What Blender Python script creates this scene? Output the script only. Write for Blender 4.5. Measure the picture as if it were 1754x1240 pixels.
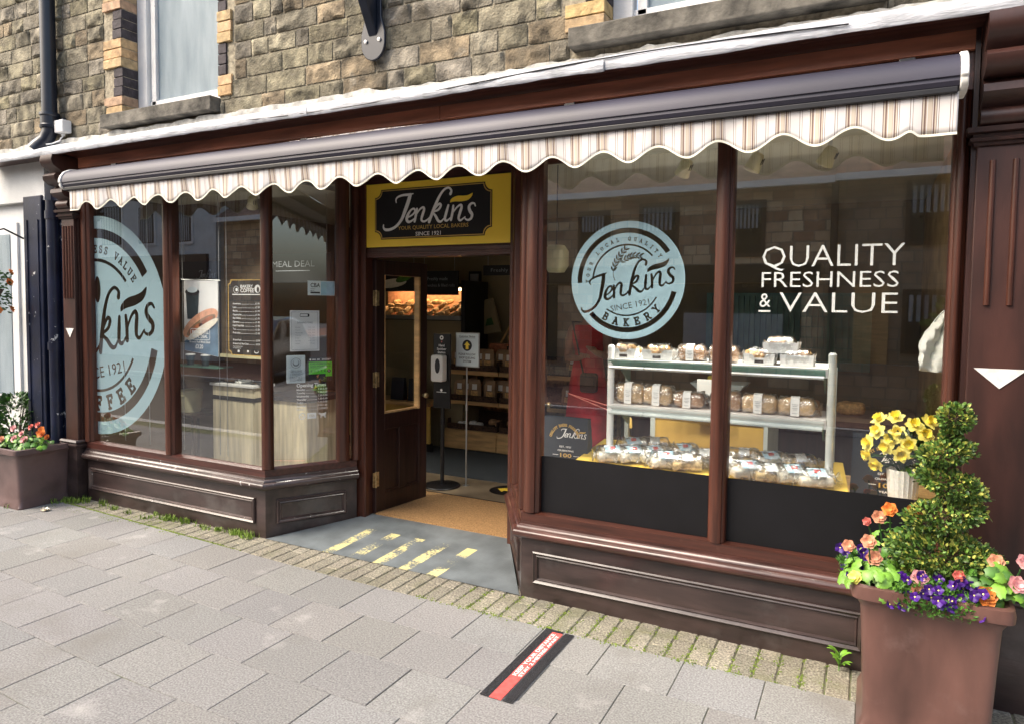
import bpy, math, random
from mathutils import Vector, Matrix, noise
from mathutils.geometry import delaunay_2d_cdt
R = math.radians
C = bpy.context.scene.collection
sc = bpy.context.scene
for o in list(bpy.data.objects): bpy.data.objects.remove(o)

# ---------------------------------------------------------------- camera, sky, sun, exposure
cd = bpy.data.cameras.new('camera'); cam = bpy.data.objects.new('camera', cd); C.objects.link(cam); sc.camera = cam
cd.sensor_width = 36; cd.sensor_fit = 'HORIZONTAL'; cd.lens = 36 * 1185.1 / 1754
cd.shift_x = (877 - 884) / 1754; cd.shift_y = (590 - 620) / 1754; cd.clip_start = .05; cd.clip_end = 500
YAW, PITCH, ROLL = 0.47063987, 0.05354779, -0.01183675
CAMP = Vector((1.6953, -3.4272, 1.62))
_f = Vector((-math.sin(YAW), math.cos(YAW), 0)); _r = Vector((math.cos(YAW), math.sin(YAW), 0)); _d = Vector((0, 0, -1))
_f2 = _f * math.cos(PITCH) + _d * math.sin(PITCH); _d2 = _d * math.cos(PITCH) - _f * math.sin(PITCH)
_r3 = _r * math.cos(ROLL) + _d2 * math.sin(ROLL); _d3 = _d2 * math.cos(ROLL) - _r * math.sin(ROLL)
mw = Matrix((_r3, -_d3, -_f2)).transposed().to_4x4(); mw.translation = CAMP; cam.matrix_world = mw

SUN_EL, SUN_AZ = R(45), R(228)          # azimuth from +Y towards +X
w = bpy.data.worlds.new('World'); sc.world = w; w.use_nodes = True
nt = w.node_tree; bg = nt.nodes['Background']; sky = nt.nodes.new('ShaderNodeTexSky'); sky.sky_type = 'NISHITA'
sky.sun_disc = False; sky.sun_elevation = SUN_EL; sky.sun_rotation = SUN_AZ; sky.air_density = 1.3; sky.dust_density = 6; sky.ozone_density = .6
nt.links.new(sky.outputs[0], bg.inputs[0]); bg.inputs[1].default_value = .15
sd = bpy.data.lights.new('sun', 'SUN'); sd.energy = 1.05; sd.angle = R(32); sd.color = (1, .96, .9)
so = bpy.data.objects.new('sun', sd); C.objects.link(so)
sv = Vector((math.sin(SUN_AZ) * math.cos(SUN_EL), math.cos(SUN_AZ) * math.cos(SUN_EL), math.sin(SUN_EL)))
so.rotation_euler = (-sv).to_track_quat('-Z', 'Y').to_euler()
vs = sc.view_settings; vs.view_transform = 'Standard'; vs.look = 'None'; vs.gamma = 1; vs.exposure = 1.3
sc.cycles.max_bounces = 8; sc.cycles.transparent_max_bounces = 24; sc.cycles.use_denoising = True
sc.cycles.sample_clamp_indirect = 4

# ---------------------------------------------------------------- materials
M = {}
def mat(name, col, rough=.5, metal=0, var=.12, vs=6, stretch=(1, 1, 1), bump=0, bs=60, coat=0, spec=.5, emit=None, es=1, sheen=0, col2=None, detail=5, attr=None):
    m = bpy.data.materials.new(name); m.use_nodes = True; t = m.node_tree; N, L = t.nodes, t.links
    b = N['Principled BSDF']; b.inputs['Roughness'].default_value = rough; b.inputs['Metallic'].default_value = metal
    b.inputs['Coat Weight'].default_value = coat; b.inputs['Coat Roughness'].default_value = .12
    b.inputs['Specular IOR Level'].default_value = spec; b.inputs['Sheen Weight'].default_value = sheen
    tc = N.new('ShaderNodeTexCoord'); mp = N.new('ShaderNodeMapping'); mp.inputs['Scale'].default_value = stretch; L.new(tc.outputs['Object'], mp.inputs[0])
    n = N.new('ShaderNodeTexNoise'); n.inputs['Scale'].default_value = vs; n.inputs['Detail'].default_value = detail; L.new(mp.outputs[0], n.inputs['Vector'])
    r = N.new('ShaderNodeValToRGB'); L.new(n.outputs['Fac'], r.inputs[0]); r.color_ramp.elements[0].position = .3; r.color_ramp.elements[1].position = .7
    a = col2 or tuple(c * (1 - var * 1.6) for c in col); z = col if col2 else tuple(min(1, c * (1 + var)) for c in col)
    r.color_ramp.elements[0].color = (*a, 1); r.color_ramp.elements[1].color = (*z, 1)
    out = r.outputs[0]
    if attr:
        at = N.new('ShaderNodeAttribute'); at.attribute_name = attr; mx = N.new('ShaderNodeMix'); mx.data_type = 'RGBA'; mx.blend_type = 'MULTIPLY'
        mx.inputs['Factor'].default_value = 1; L.new(out, mx.inputs['A']); L.new(at.outputs['Color'], mx.inputs['B']); out = mx.outputs['Result']
    L.new(out, b.inputs['Base Color'])
    if bump:
        bn = N.new('ShaderNodeTexNoise'); bn.inputs['Scale'].default_value = bs; bn.inputs['Detail'].default_value = 4; L.new(mp.outputs[0], bn.inputs['Vector'])
        bp = N.new('ShaderNodeBump'); bp.inputs['Strength'].default_value = bump; bp.inputs['Distance'].default_value = .01; L.new(bn.outputs['Fac'], bp.inputs['Height']); L.new(bp.outputs[0], b.inputs['Normal'])
    if emit: b.inputs['Emission Color'].default_value = (*emit, 1); b.inputs['Emission Strength'].default_value = es
    m['p'] = 1; M[name] = m; return m

def chips(name, base, chip, thr=.7, scale=18, **k):
    """paint with worn specks of another colour"""
    m = mat(name, base, **k); t = m.node_tree; N, L = t.nodes, t.links; b = N['Principled BSDF']
    src = b.inputs['Base Color'].links[0].from_socket
    tc = N.new('ShaderNodeTexCoord'); n = N.new('ShaderNodeTexNoise'); n.inputs['Scale'].default_value = scale; n.inputs['Detail'].default_value = 8; n.inputs['Roughness'].default_value = .65
    L.new(tc.outputs['Object'], n.inputs['Vector']); r = N.new('ShaderNodeValToRGB'); r.color_ramp.elements[0].position = thr; r.color_ramp.elements[1].position = thr + .02
    L.new(n.outputs['Fac'], r.inputs[0]); mx = N.new('ShaderNodeMix'); mx.data_type = 'RGBA'; L.new(r.outputs[0], mx.inputs['Factor']); L.new(src, mx.inputs['A']); mx.inputs['B'].default_value = (*chip, 1)
    L.new(mx.outputs['Result'], b.inputs['Base Color']); return m

WV = dict(vs=7, stretch=(7, 7, .35), var=.32, rough=.36, bump=.12, bs=30, coat=.2, detail=9)
WH = dict(vs=7, stretch=(.35, 7, 7), var=.32, rough=.36, bump=.12, bs=30, coat=.2, detail=9)
mat('wood_v', (.066, .020, .011), **WV); mat('wood_h', (.060, .019, .012), **WH)
mat('wood_dark', (.028, .011, .009), **{**WV, 'rough': .4}); mat('wood_darkh', (.06, .018, .013), **{**WH, 'rough': .4})
mat('fascia', (.52, .20, .12), rough=.5, vs=3, stretch=(.6, 6, 6), var=.3, bump=.08, bs=20)
chips('riser', (.045, .029, .027), (.30, .27, .25), thr=.73, scale=26, rough=.33, var=.35, vs=4, stretch=(.8, 4, 3), bump=.12, bs=25, coat=.3)
chips('riser_worn', (.062, .040, .036), (.5, .48, .46), thr=.64, scale=20, rough=.3, var=.3, vs=5, bump=.15, bs=35, coat=.3)
mat('nosing_red', (.060, .022, .017), rough=.33, var=.35, vs=5, stretch=(.8, 4, 4), coat=.4, bump=.1, bs=30)
mat('pil', (.042, .015, .011), rough=.45, vs=3, stretch=(3, 3, .8), var=.35, coat=.1, bump=.08, bs=30)
chips('navy', (.010, .014, .035), (.55, .56, .55), thr=.635, scale=11, rough=.35, var=.3, coat=.2, bump=.1)
mat('black', (.010, .010, .012), rough=.4, var=.2); mat('board_black', (.007, .007, .008), rough=.6, var=.2)
mat('vinyl', (.0045, .0045, .006), rough=.55, var=.2, spec=.3)
mat('white', (.78, .78, .76), rough=.45, var=.05); mat('ink', (.85, .85, .83), rough=.5, var=.03); mat('inkdark', (.02, .02, .025), rough=.5)
mat('inkgrey', (.3, .32, .34), rough=.5); mat('gold', (.62, .40, .10), rough=.4, var=.1)
mat('yellow', (.95, .66, .06), rough=.42, var=.06, vs=2); mat('steel', (.55, .57, .57), rough=.3, metal=.9, var=.1)
mat('shelfgrey', (.52, .58, .57), rough=.35, var=.08); mat('shelfgreen', (.11, .23, .19), rough=.35, var=.15)
mat('awning', (.030, .028, .047), rough=.52, var=.15, vs=2, coat=.05, bump=.02, bs=15)
mat('capwhite', (.72, .71, .68), rough=.5, var=.15, vs=25)
mat('flash', (.52, .54, .58), rough=.6, var=.22, vs=5, stretch=(1.2, 6, 6), bump=.5, bs=18)
mat('lime', (.5, .49, .45), rough=.9, var=.28, vs=14, bump=.8, bs=40)
mat('mortar', (.34, .30, .22), rough=.95, var=.3, vs=30, bump=.6, bs=80)
mat('stone', (.225, .202, .155), rough=.92, var=.5, vs=11, bump=1, bs=70, detail=9, attr='Col')
mat('sill', (.13, .12, .10), rough=.9, var=.5, vs=9, bump=.6, bs=40)
mat('quoin', (.50, .37, .21), rough=.8, var=.3, vs=16, bump=.6, bs=50, attr='Col')
chips('winwhite', (.74, .74, .73), (.25, .2, .16), thr=.68, scale=22, rough=.6, var=.06, bump=.3, bs=40)
mat('frost', (.36, .43, .47), rough=.28, var=.35, vs=2.5, stretch=(3, 3, .6), bump=.6, bs=220, col2=(.19, .25, .29))
mat('pipe', (.010, .014, .026), rough=.35, var=.2, coat=.15)
mat('slab', (.222, .220, .215), rough=.9, var=.26, vs=120, bump=.22, bs=200, attr='Col', detail=3)
mat('setts', (.28, .26, .205), rough=.9, var=.42, vs=95, bump=.8, bs=120, attr='Col', detail=3)
mat('joint', (.17, .155, .115), rough=1, var=.5, vs=14, col2=(.07, .10, .02))
mat('asphalt', (.06, .06, .062), rough=.9, var=.3, vs=60, bump=.4, bs=150); mat('kerb', (.4, .39, .37), rough=.85, var=.2, vs=20)
mat('redpave', (.22, .12, .09), rough=.9, var=.3, vs=12)
mat('coir', (.47, .27, .11), rough=1, var=.25, vs=120, bump=1, bs=300); mat('lino', (.26, .20, .13), rough=.4, var=.3, vs=3)
mat('carpet', (.055, .065, .072), rough=1, var=.25, vs=90, bump=.5, bs=300)
mat('walli', (.24, .195, .115), rough=.8, var=.1, vs=2); mat('ceili', (.55, .54, .46), rough=.8, var=.05); mat('tan', (.50, .34, .16), rough=.6, var=.18, vs=5)
mat('blind', (.105, .075, .045), rough=.8, var=.25, vs=4, stretch=(.5, .5, 40))
mat('oak', (.60, .37, .16), rough=.5, var=.22, vs=5, stretch=(.8, 5, 5)); mat('wicker', (.07, .035, .02), rough=.7, var=.5, vs=60, bump=1, bs=130)
mat('crust', (.70, .48, .25), rough=.6, var=.4, vs=22, bump=.4, bs=60); mat('crustdk', (.46, .26, .13), rough=.6, var=.4, vs=20, bump=.4, bs=60)
mat('cake', (.60, .36, .14), rough=.6, var=.3, vs=40); mat('icing', (.80, .74, .62), rough=.5, var=.1, vs=30)
mat('kraft', (.30, .19, .11), rough=.6, var=.3, vs=12, bump=.4, bs=40); mat('navybag', (.012, .019, .032), rough=.55, var=.2)
mat('pot', (.120, .058, .046), rough=.42, var=.38, vs=3, stretch=(1.5, 1.5, .5), bump=.12, bs=40, coat=.25); mat('potdull', (.155, .10, .095), rough=.45, var=.35, vs=3, bump=.12, bs=40, coat=.15)
mat('soil', (.03, .02, .013), rough=1, var=.4, vs=50, bump=1)
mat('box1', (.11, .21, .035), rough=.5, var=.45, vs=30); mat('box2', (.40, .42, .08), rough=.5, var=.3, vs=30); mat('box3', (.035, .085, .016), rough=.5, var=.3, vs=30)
mat('leafg', (.075, .20, .025), rough=.42, var=.4, vs=14); mat('leafl', (.17, .36, .04), rough=.42, var=.35, vs=14); mat('leafd', (.025, .085, .018), rough=.45, var=.3, vs=14)
mat('orange', (.75, .24, .05), rough=.5, var=.2, vs=30); mat('peach', (.72, .36, .22), rough=.5, var=.15, vs=30); mat('pink', (.75, .40, .40), rough=.5, var=.15, vs=30)
mat('redf', (.62, .16, .13), rough=.5, var=.2, vs=30); mat('yellowf', (.90, .82, .22), rough=.5, var=.12, vs=30); mat('yellowc', (.90, .72, .07), rough=.5, var=.12, vs=30)
mat('purple', (.055, .006, .19), rough=.5, var=.3, vs=40); mat('moss', (.12, .17, .02), rough=.9, var=.4, vs=40); mat('grassm', (.20, .30, .04), rough=.6, var=.3, vs=20)
mat('bluecar', (.012, .015, .022), rough=.2, coat=1, var=.1); mat('tyre', (.012, .012, .012), rough=.8); mat('carglass', (.01, .013, .016), rough=.05, spec=1)
mat('redcloth', (.65, .02, .03), rough=.8, var=.3, vs=6, bump=.3, bs=12); mat('skin', (.42, .22, .15), rough=.5, var=.1); mat('hair', (.03, .016, .01), rough=.5, var=.3)
mat('leather', (.07, .035, .02), rough=.5, var=.2); mat('render', (.62, .63, .62), rough=.9, var=.1, vs=3, bump=.3, bs=60); mat('slate', (.20, .135, .11), rough=.95, var=.5, vs=9, spec=.1)
mat('pvc', (.7, .7, .7), rough=.4, var=.05); mat('darkwin', (.02, .024, .028), rough=.1, var=.5, vs=2); mat('signred', (.25, .03, .03), rough=.5); mat('hedge', (.04, .085, .02), rough=.9, var=.6, vs=12, bump=1, bs=20)
mat('green', (.13, .72, .02), rough=.5, var=.03); mat('skyblue', (.32, .55, .66), rough=.5, var=.1, vs=20); mat('palepaper', (.68, .76, .77), rough=.55, var=.04)
mat('redtape', (.72, .10, .09), rough=.55, var=.2, vs=40); mat('poster_blue', (.11, .19, .28), rough=.5, var=.3, vs=8); mat('cupdk', (.03, .05, .06), rough=.5, var=.2)
mat('sausage', (.42, .14, .06), rough=.5, var=.3, vs=30); mat('lamp', (.9, .45, .15), emit=(1, .60, .28), es=7); mat('cream', (.62, .58, .36), rough=.5, var=.08); mat('brass', (.5, .38, .2), rough=.4, metal=.8, var=.4, vs=30)
mat('brownplain', (.07, .04, .03), rough=.6); mat('cloth', (.75, .76, .72), rough=.9, var=.06, bump=.3, bs=25); mat('lemon', (.75, .6, .03), rough=.5)

# sticker film: frosted pale blue
mat('film', (.31, .45, .51), rough=.6, var=.07, vs=2.5, spec=.3)
def film_clear(name, a):
    m = bpy.data.materials.new(name); m.use_nodes = True; N, L = m.node_tree.nodes, m.node_tree.links
    b = N['Principled BSDF']; b.inputs['Base Color'].default_value = (.31, .45, .51, 1); b.inputs['Roughness'].default_value = .6
    t = N.new('ShaderNodeBsdfTransparent'); mx = N.new('ShaderNodeMixShader'); mx.inputs[0].default_value = a
    L.new(t.outputs[0], mx.inputs[1]); L.new(b.outputs[0], mx.inputs[2]); L.new(mx.outputs[0], N['Material Output'].inputs[0]); M[name] = m
film_clear('film_thin', .86)

def glass(name, base, k, tint=(.9, .95, .93)):
    m = bpy.data.materials.new(name); m.use_nodes = True; N, L = m.node_tree.nodes, m.node_tree.links
    N.remove(N['Principled BSDF']); t = N.new('ShaderNodeBsdfTransparent'); t.inputs[0].default_value = (*tint, 1)
    g = N.new('ShaderNodeBsdfGlossy'); g.inputs['Roughness'].default_value = .0; g.inputs[0].default_value = (.95, .97, 1, 1)
    ge = N.new('ShaderNodeNewGeometry'); dt = N.new('ShaderNodeVectorMath'); dt.operation = 'DOT_PRODUCT'; L.new(ge.outputs['Incoming'], dt.inputs[0]); L.new(ge.outputs['Normal'], dt.inputs[1])
    def mm(op, a, b_): q = N.new('ShaderNodeMath'); q.operation = op; L.new(a, q.inputs[0]); q.inputs[1].default_value = b_; return q.outputs[0]
    ab = mm('ABSOLUTE', dt.outputs['Value'], 0); om = N.new('ShaderNodeMath'); om.operation = 'SUBTRACT'; om.inputs[0].default_value = 1; L.new(ab, om.inputs[1])
    sch = mm('ADD', mm('MULTIPLY', mm('POWER', om.outputs[0], 5), .96), .04)
    ma = N.new('ShaderNodeMath'); ma.operation = 'MULTIPLY_ADD'; ma.inputs[1].default_value = k; ma.inputs[2].default_value = base; ma.use_clamp = True
    nz = N.new('ShaderNodeTexNoise'); nz.inputs['Scale'].default_value = 1.3; tc = N.new('ShaderNodeTexCoord'); L.new(tc.outputs['Object'], nz.inputs['Vector'])
    bp = N.new('ShaderNodeBump'); bp.inputs['Strength'].default_value = .006; bp.inputs['Distance'].default_value = .05; L.new(nz.outputs['Fac'], bp.inputs['Height']); L.new(bp.outputs[0], g.inputs['Normal'])
    mx = N.new('ShaderNodeMixShader'); L.new(sch, ma.inputs[0]); L.new(ma.outputs[0], mx.inputs[0]); L.new(t.outputs[0], mx.inputs[1]); L.new(g.outputs[0], mx.inputs[2])
    L.new(mx.outputs[0], N['Material Output'].inputs[0]); M[name] = m
glass('glass', .165, 1.2, (.96, .98, .97)); glass('glass_thin', .02, 1.0, (.97, .98, .97)); glass('wrap', .14, 2.2, (.97, .97, .96))
for nm in ('wrap',):
    N, L = M[nm].node_tree.nodes, M[nm].node_tree.links
    for b in N:
        if b.type == 'BUMP': b.inputs['Strength'].default_value = .9; b.inputs['Distance'].default_value = .02
        if b.type == 'TEX_NOISE': b.inputs['Scale'].default_value = 38
        if b.type == 'BSDF_GLOSSY': b.inputs['Roughness'].default_value = .12

def stripes(name):
    m = mat(name, (.8, .76, .68), rough=.85, var=.05, vs=30); N, L = m.node_tree.nodes, m.node_tree.links; b = N['Principled BSDF']
    tc = N.new('ShaderNodeTexCoord'); sx = N.new('ShaderNodeSeparateXYZ'); L.new(tc.outputs['Object'], sx.inputs[0])
    d = N.new('ShaderNodeMath'); d.operation = 'MULTIPLY_ADD'; d.inputs[1].default_value = 1 / .1357; d.inputs[2].default_value = 40.21; L.new(sx.outputs[0], d.inputs[0])
    f = N.new('ShaderNodeMath'); f.operation = 'FRACT'; L.new(d.outputs[0], f.inputs[0])
    r = N.new('ShaderNodeValToRGB'); cr = r.color_ramp; cr.interpolation = 'CONSTANT'
    W, T, B, K = (.82, .79, .77), (.55, .45, .36), (.22, .14, .12), (.68, .60, .50)
    seq = [(0, W), (.20, B), (.215, W), (.27, B), (.282, W), (.50, B), (.52, K), (.56, B), (.60, T), (.625, W), (.65, K), (.75, T), (.77, W), (.79, B), (.83, K), (.87, B), (.885, W), (.92, B), (.935, W)]
    cr.elements[0].color = (*seq[0][1], 1); cr.elements[1].position = seq[1][0]; cr.elements[1].color = (*seq[1][1], 1)
    for p, c in seq[2:]:
        e = cr.elements.new(p); e.color = (*c, 1)
    L.new(f.outputs[0], r.inputs[0]); L.new(r.outputs[0], b.inputs['Base Color'])
    t = N.new('ShaderNodeBsdfTranslucent'); L.new(r.outputs[0], t.inputs[0]); mx = N.new('ShaderNodeMixShader'); mx.inputs[0].default_value = .2
    L.new(b.outputs[0], mx.inputs[1]); L.new(t.outputs[0], mx.inputs[2]); L.new(mx.outputs[0], N['Material Output'].inputs[0])
stripes('awncloth'); mat('hem', (.80, .78, .66), rough=.8, var=.08)

def rubble(name, c1, c2, mo, sx=3.2, sz=5.5):
    m = bpy.data.materials.new(name); m.use_nodes = True; N, L = m.node_tree.nodes, m.node_tree.links; b = N['Principled BSDF']; b.inputs['Roughness'].default_value = .9
    tc = N.new('ShaderNodeTexCoord'); mp = N.new('ShaderNodeMapping'); mp.inputs['Rotation'].default_value = (R(90), 0, 0); L.new(tc.outputs['Object'], mp.inputs[0])
    br = N.new('ShaderNodeTexBrick'); br.inputs['Color1'].default_value = (*c1, 1); br.inputs['Color2'].default_value = (*c2, 1); br.inputs['Mortar'].default_value = (*mo, 1)
    br.inputs['Scale'].default_value = 1; br.inputs['Brick Width'].default_value = .36; br.inputs['Row Height'].default_value = .19; br.inputs['Mortar Size'].default_value = .012; br.squash = .7; br.squash_frequency = 3
    L.new(mp.outputs[0], br.inputs['Vector']); n = N.new('ShaderNodeTexNoise'); n.inputs['Scale'].default_value = 6; n.inputs['Detail'].default_value = 6; L.new(tc.outputs['Object'], n.inputs['Vector'])
    mx = N.new('ShaderNodeMix'); mx.data_type = 'RGBA'; mx.blend_type = 'OVERLAY'; mx.inputs['Factor'].default_value = .45; L.new(br.outputs['Color'], mx.inputs['A']); L.new(n.outputs['Fac'], mx.inputs['B']); L.new(mx.outputs['Result'], b.inputs['Base Color'])
    bp = N.new('ShaderNodeBump'); bp.inputs['Strength'].default_value = .7; bp.inputs['Distance'].default_value = .03; bp.invert = True; L.new(br.outputs['Fac'], bp.inputs['Height']); L.new(bp.outputs[0], b.inputs['Normal']); M[name] = m
rubble('rubble', (.66, .50, .32), (.30, .17, .11), (.26, .22, .17)); rubble('rubble2', (.42, .31, .21), (.28, .19, .13), (.22, .2, .16)); rubble('rooft', (.25, .12, .08), (.09, .05, .04), (.04, .03, .03))

# ---------------------------------------------------------------- mesh builder
class MB:
    def __init__(s): s.v = []; s.f = []; s.c = {}
    def add(s, vs, fs, col=None):
        b = len(s.v); s.v += [tuple(p) for p in vs]
        if col is not None:
            for k in range(len(fs)): s.c[len(s.f) + k] = col
        s.f += [tuple(b + i for i in f) for f in fs]; return s
    def box(s, x0, x1, y0, y1, z0, z1, col=None):
        return s.add([(x0, y0, z0), (x1, y0, z0), (x1, y1, z0), (x0, y1, z0), (x0, y0, z1), (x1, y0, z1), (x1, y1, z1), (x0, y1, z1)],
                     [(0, 3, 2, 1), (4, 5, 6, 7), (0, 1, 5, 4), (1, 2, 6, 5), (2, 3, 7, 6), (3, 0, 4, 7)], col)
    def obox(s, c, sz, m):
        c = Vector(c); h = [q / 2 for q in sz]; vs = [c + m @ Vector((a * h[0], b * h[1], d * h[2])) for d in (-1, 1) for a, b in ((-1, -1), (1, -1), (1, 1), (-1, 1))]
        return s.add(vs, [(0, 3, 2, 1), (4, 5, 6, 7), (0, 1, 5, 4), (1, 2, 6, 5), (2, 3, 7, 6), (3, 0, 4, 7)])
    def ext(s, pts, vec, cap=True):
        n = len(pts); vec = Vector(vec); pts = [Vector(p) for p in pts]
        fs = [(i, (i + 1) % n, n + (i + 1) % n, n + i) for i in range(n)]
        if cap: fs += [tuple(reversed(range(n))), tuple(range(n, 2 * n))]
        return s.add(pts + [p + vec for p in pts], fs)
    def tube(s, path, r, n=10, cap=True):
        path = [Vector(p) for p in path]; rs = r if isinstance(r, (list, tuple)) else [r] * len(path); vs = []; up = None
        for i, p in enumerate(path):
            t = (path[min(i + 1, len(path) - 1)] - path[max(i - 1, 0)]).normalized()
            if up is None: up = Vector((0, 0, 1)) if abs(t.z) < .9 else Vector((1, 0, 0))
            a = t.cross(up).normalized(); up = a.cross(t).normalized()
            vs += [p + (a * math.cos(2 * math.pi * k / n) + up * math.sin(2 * math.pi * k / n)) * rs[i] for k in range(n)]
        fs = [(i * n + k, i * n + (k + 1) % n, (i + 1) * n + (k + 1) % n, (i + 1) * n + k) for i in range(len(path) - 1) for k in range(n)]
        if cap: fs += [tuple(reversed(range(n))), tuple(range((len(path) - 1) * n, len(path) * n))]
        return s.add(vs, fs)
    def lathe(s, prof, c=(0, 0, 0), n=24, sq=None):
        """prof [(r,z)]; sq: superellipse exponent for rounded-square sections"""
        vs = []
        for r, z in prof:
            for k in range(n):
                a = 2 * math.pi * k / n; x, y = math.cos(a), math.sin(a)
                if sq: q = (abs(x) ** sq + abs(y) ** sq) ** (-1 / sq); x *= q; y *= q
                vs.append((c[0] + x * r, c[1] + y * r, c[2] + z))
        fs = [(i * n + k, i * n + (k + 1) % n, (i + 1) * n + (k + 1) % n, (i + 1) * n + k) for i in range(len(prof) - 1) for k in range(n)]
        fs += [tuple(reversed(range(n))), tuple(range((len(prof) - 1) * n, len(prof) * n))]
        return s.add(vs, fs)
    def sweep(s, prof, path, closed=False):
        """prof [(out,z)] polygon; path [(x,y)]; out goes to the right of travel, mitred"""
        P = [Vector(p) for p in path]; n = len(P); vs = []
        for i, p in enumerate(P):
            a = (P[i] - P[i - 1]) if (i > 0 or closed) else (P[1] - P[0]); b = (P[(i + 1) % n] - P[i]) if (i < n - 1 or closed) else (P[-1] - P[-2])
            a.normalize(); b.normalize(); na = Vector((a.y, -a.x)); nb = Vector((b.y, -b.x)); m = (na + nb).normalized(); k = 1 / max(.3, m.dot(na))
            vs += [(p.x + m.x * o * k, p.y + m.y * o * k, z) for o, z in prof]
        q = len(prof); rng = n if closed else n - 1
        fs = [(i * q + j, i * q + (j + 1) % q, ((i + 1) % n) * q + (j + 1) % q, ((i + 1) % n) * q + j) for i in range(rng) for j in range(q)]
        if not closed: fs += [tuple(range(q)), tuple(reversed(range((n - 1) * q, n * q)))]
        return s.add(vs, fs)
    def sheet(s, vf, fr, off=0, sc_=1, at=(0, 0), rot=0):
        vs, fs = vf; c, sn = math.cos(rot), math.sin(rot)
        return s.add([fr(at[0] + (x * c - y * sn) * sc_, at[1] + (x * sn + y * c) * sc_, off) for x, y in vs], fs)

def frame(o, u, v=(0, 0, 1)):
    o = Vector(o); u = Vector(u).normalized(); v = Vector(v).normalized(); n = u.cross(v)
    return lambda x, y, d=0: o + u * x + v * y + n * d
def empty(name, loc=(0, 0, 0), rz=0):
    o = bpy.data.objects.new(name, None); C.objects.link(o); o.location = loc; o.rotation_euler.z = rz; o.empty_display_size = .1; return o
def tag(o, label=None, cat=None, group=None, kind=None):
    if label: o['label'] = label
    if cat: o['category'] = cat
    if group: o['group'] = group
    if kind: o['kind'] = kind
    return o
def wloc(o):
    l = Vector(o.location)
    while o.parent: o = o.parent; l += o.location
    return l
def obj(name, mb, m, parent=None, smooth=35, bevel=0, origin=None, local=False, recalc=True):
    me = bpy.data.meshes.new(name); off = Vector((0, 0, 0)); loc = Vector((0, 0, 0))
    if parent is not None and not local: off = wloc(parent)
    if origin is not None: loc = Vector(origin) - off; off = Vector(origin)
    me.from_pydata([tuple(Vector(v) - off) for v in mb.v], [], mb.f); me.materials.append(M[m] if isinstance(m, str) else m)
    if mb.c:
        a = me.attributes.new('Col', 'FLOAT_COLOR', 'CORNER'); li = 0
        for p in me.polygons:
            c = mb.c.get(p.index, (1, 1, 1))
            for k in range(p.loop_total): a.data[li].color = (*c, 1); li += 1
    if recalc:
        import bmesh
        bm = bmesh.new(); bm.from_mesh(me); bmesh.ops.recalc_face_normals(bm, faces=bm.faces); bm.to_mesh(me); bm.free()
    if smooth: me.shade_smooth(); me.set_sharp_from_angle(angle=R(smooth))
    o = bpy.data.objects.new(name, me); C.objects.link(o); o.location = loc
    if parent is not None: o.parent = parent
    if bevel:
        b = o.modifiers.new('b', 'BEVEL'); b.width = bevel; b.segments = 2; b.limit_method = 'ANGLE'; b.angle_limit = R(50)
    return o
def dup(root, loc, rz=0, label=None, group=None, rp=None):
    r = root.copy(); C.objects.link(r); r.location = loc; r.rotation_euler.z = rz
    if label: r['label'] = label
    if group: r['group'] = group
    for ch in list(root.children):
        c = ch.copy(); C.objects.link(c); c.parent = r
        for g in list(ch.children): d = g.copy(); C.objects.link(d); d.parent = c
    return r

# ---------------------------------------------------------------- 2D shapes and lettering
_tc = {}
def text(s, size=.1, align='LEFT', bold=0, sp=1, it=0):
    key = (s, align, bold, sp, it)
    if key not in _tc:
        c = bpy.data.curves.new('t', 'FONT'); c.body = s; c.size = 1; c.resolution_u = 2; c.offset = bold; c.align_x = align; c.space_character = sp; c.shear = it
        o = bpy.data.objects.new('t', c); m = o.to_mesh(); _tc[key] = ([(v.co.x, v.co.y) for v in m.vertices], [tuple(p.vertices) for p in m.polygons]); o.to_mesh_clear(); bpy.data.objects.remove(o); bpy.data.curves.remove(c)
    v, f = _tc[key]; return [(x * size, y * size) for x, y in v], f
def xf(vf, s=1, rot=0, dx=0, dy=0):
    c, n = math.cos(rot), math.sin(rot); return [(dx + (x * c - y * n) * s, dy + (x * n + y * c) * s) for x, y in vf[0]], vf[1]
def poly(pts): return [tuple(p) for p in pts], [tuple(range(len(pts)))]
def disc(cx, cy, r, n=40): return poly([(cx + r * math.cos(2 * math.pi * k / n), cy + r * math.sin(2 * math.pi * k / n)) for k in range(n)])
def rrect(x0, y0, x1, y1, r=0, n=5):
    if not r: return poly([(x0, y0), (x1, y0), (x1, y1), (x0, y1)])
    p = []
    for cx, cy, a in ((x1 - r, y0 + r, -90), (x1 - r, y1 - r, 0), (x0 + r, y1 - r, 90), (x0 + r, y0 + r, 180)):
        p += [(cx + r * math.cos(R(a + 90 * k / n)), cy + r * math.sin(R(a + 90 * k / n))) for k in range(n + 1)]
    return poly(p)
def arcband(r0, r1, a0, a1, n=48, cx=0, cy=0):
    v = []; 
    for k in range(n + 1):
        a = R(a0 + (a1 - a0) * k / n); v += [(cx + r0 * math.cos(a), cy + r0 * math.sin(a)), (cx + r1 * math.cos(a), cy + r1 * math.sin(a))]
    return v, [(2 * k, 2 * k + 1, 2 * k + 3, 2 * k + 2) for k in range(n)]
def cat(*L):
    v = []; f = []
    for a, b in L: n = len(v); v += a; f += [tuple(n + i for i in q) for q in b]
    return v, f
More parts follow.
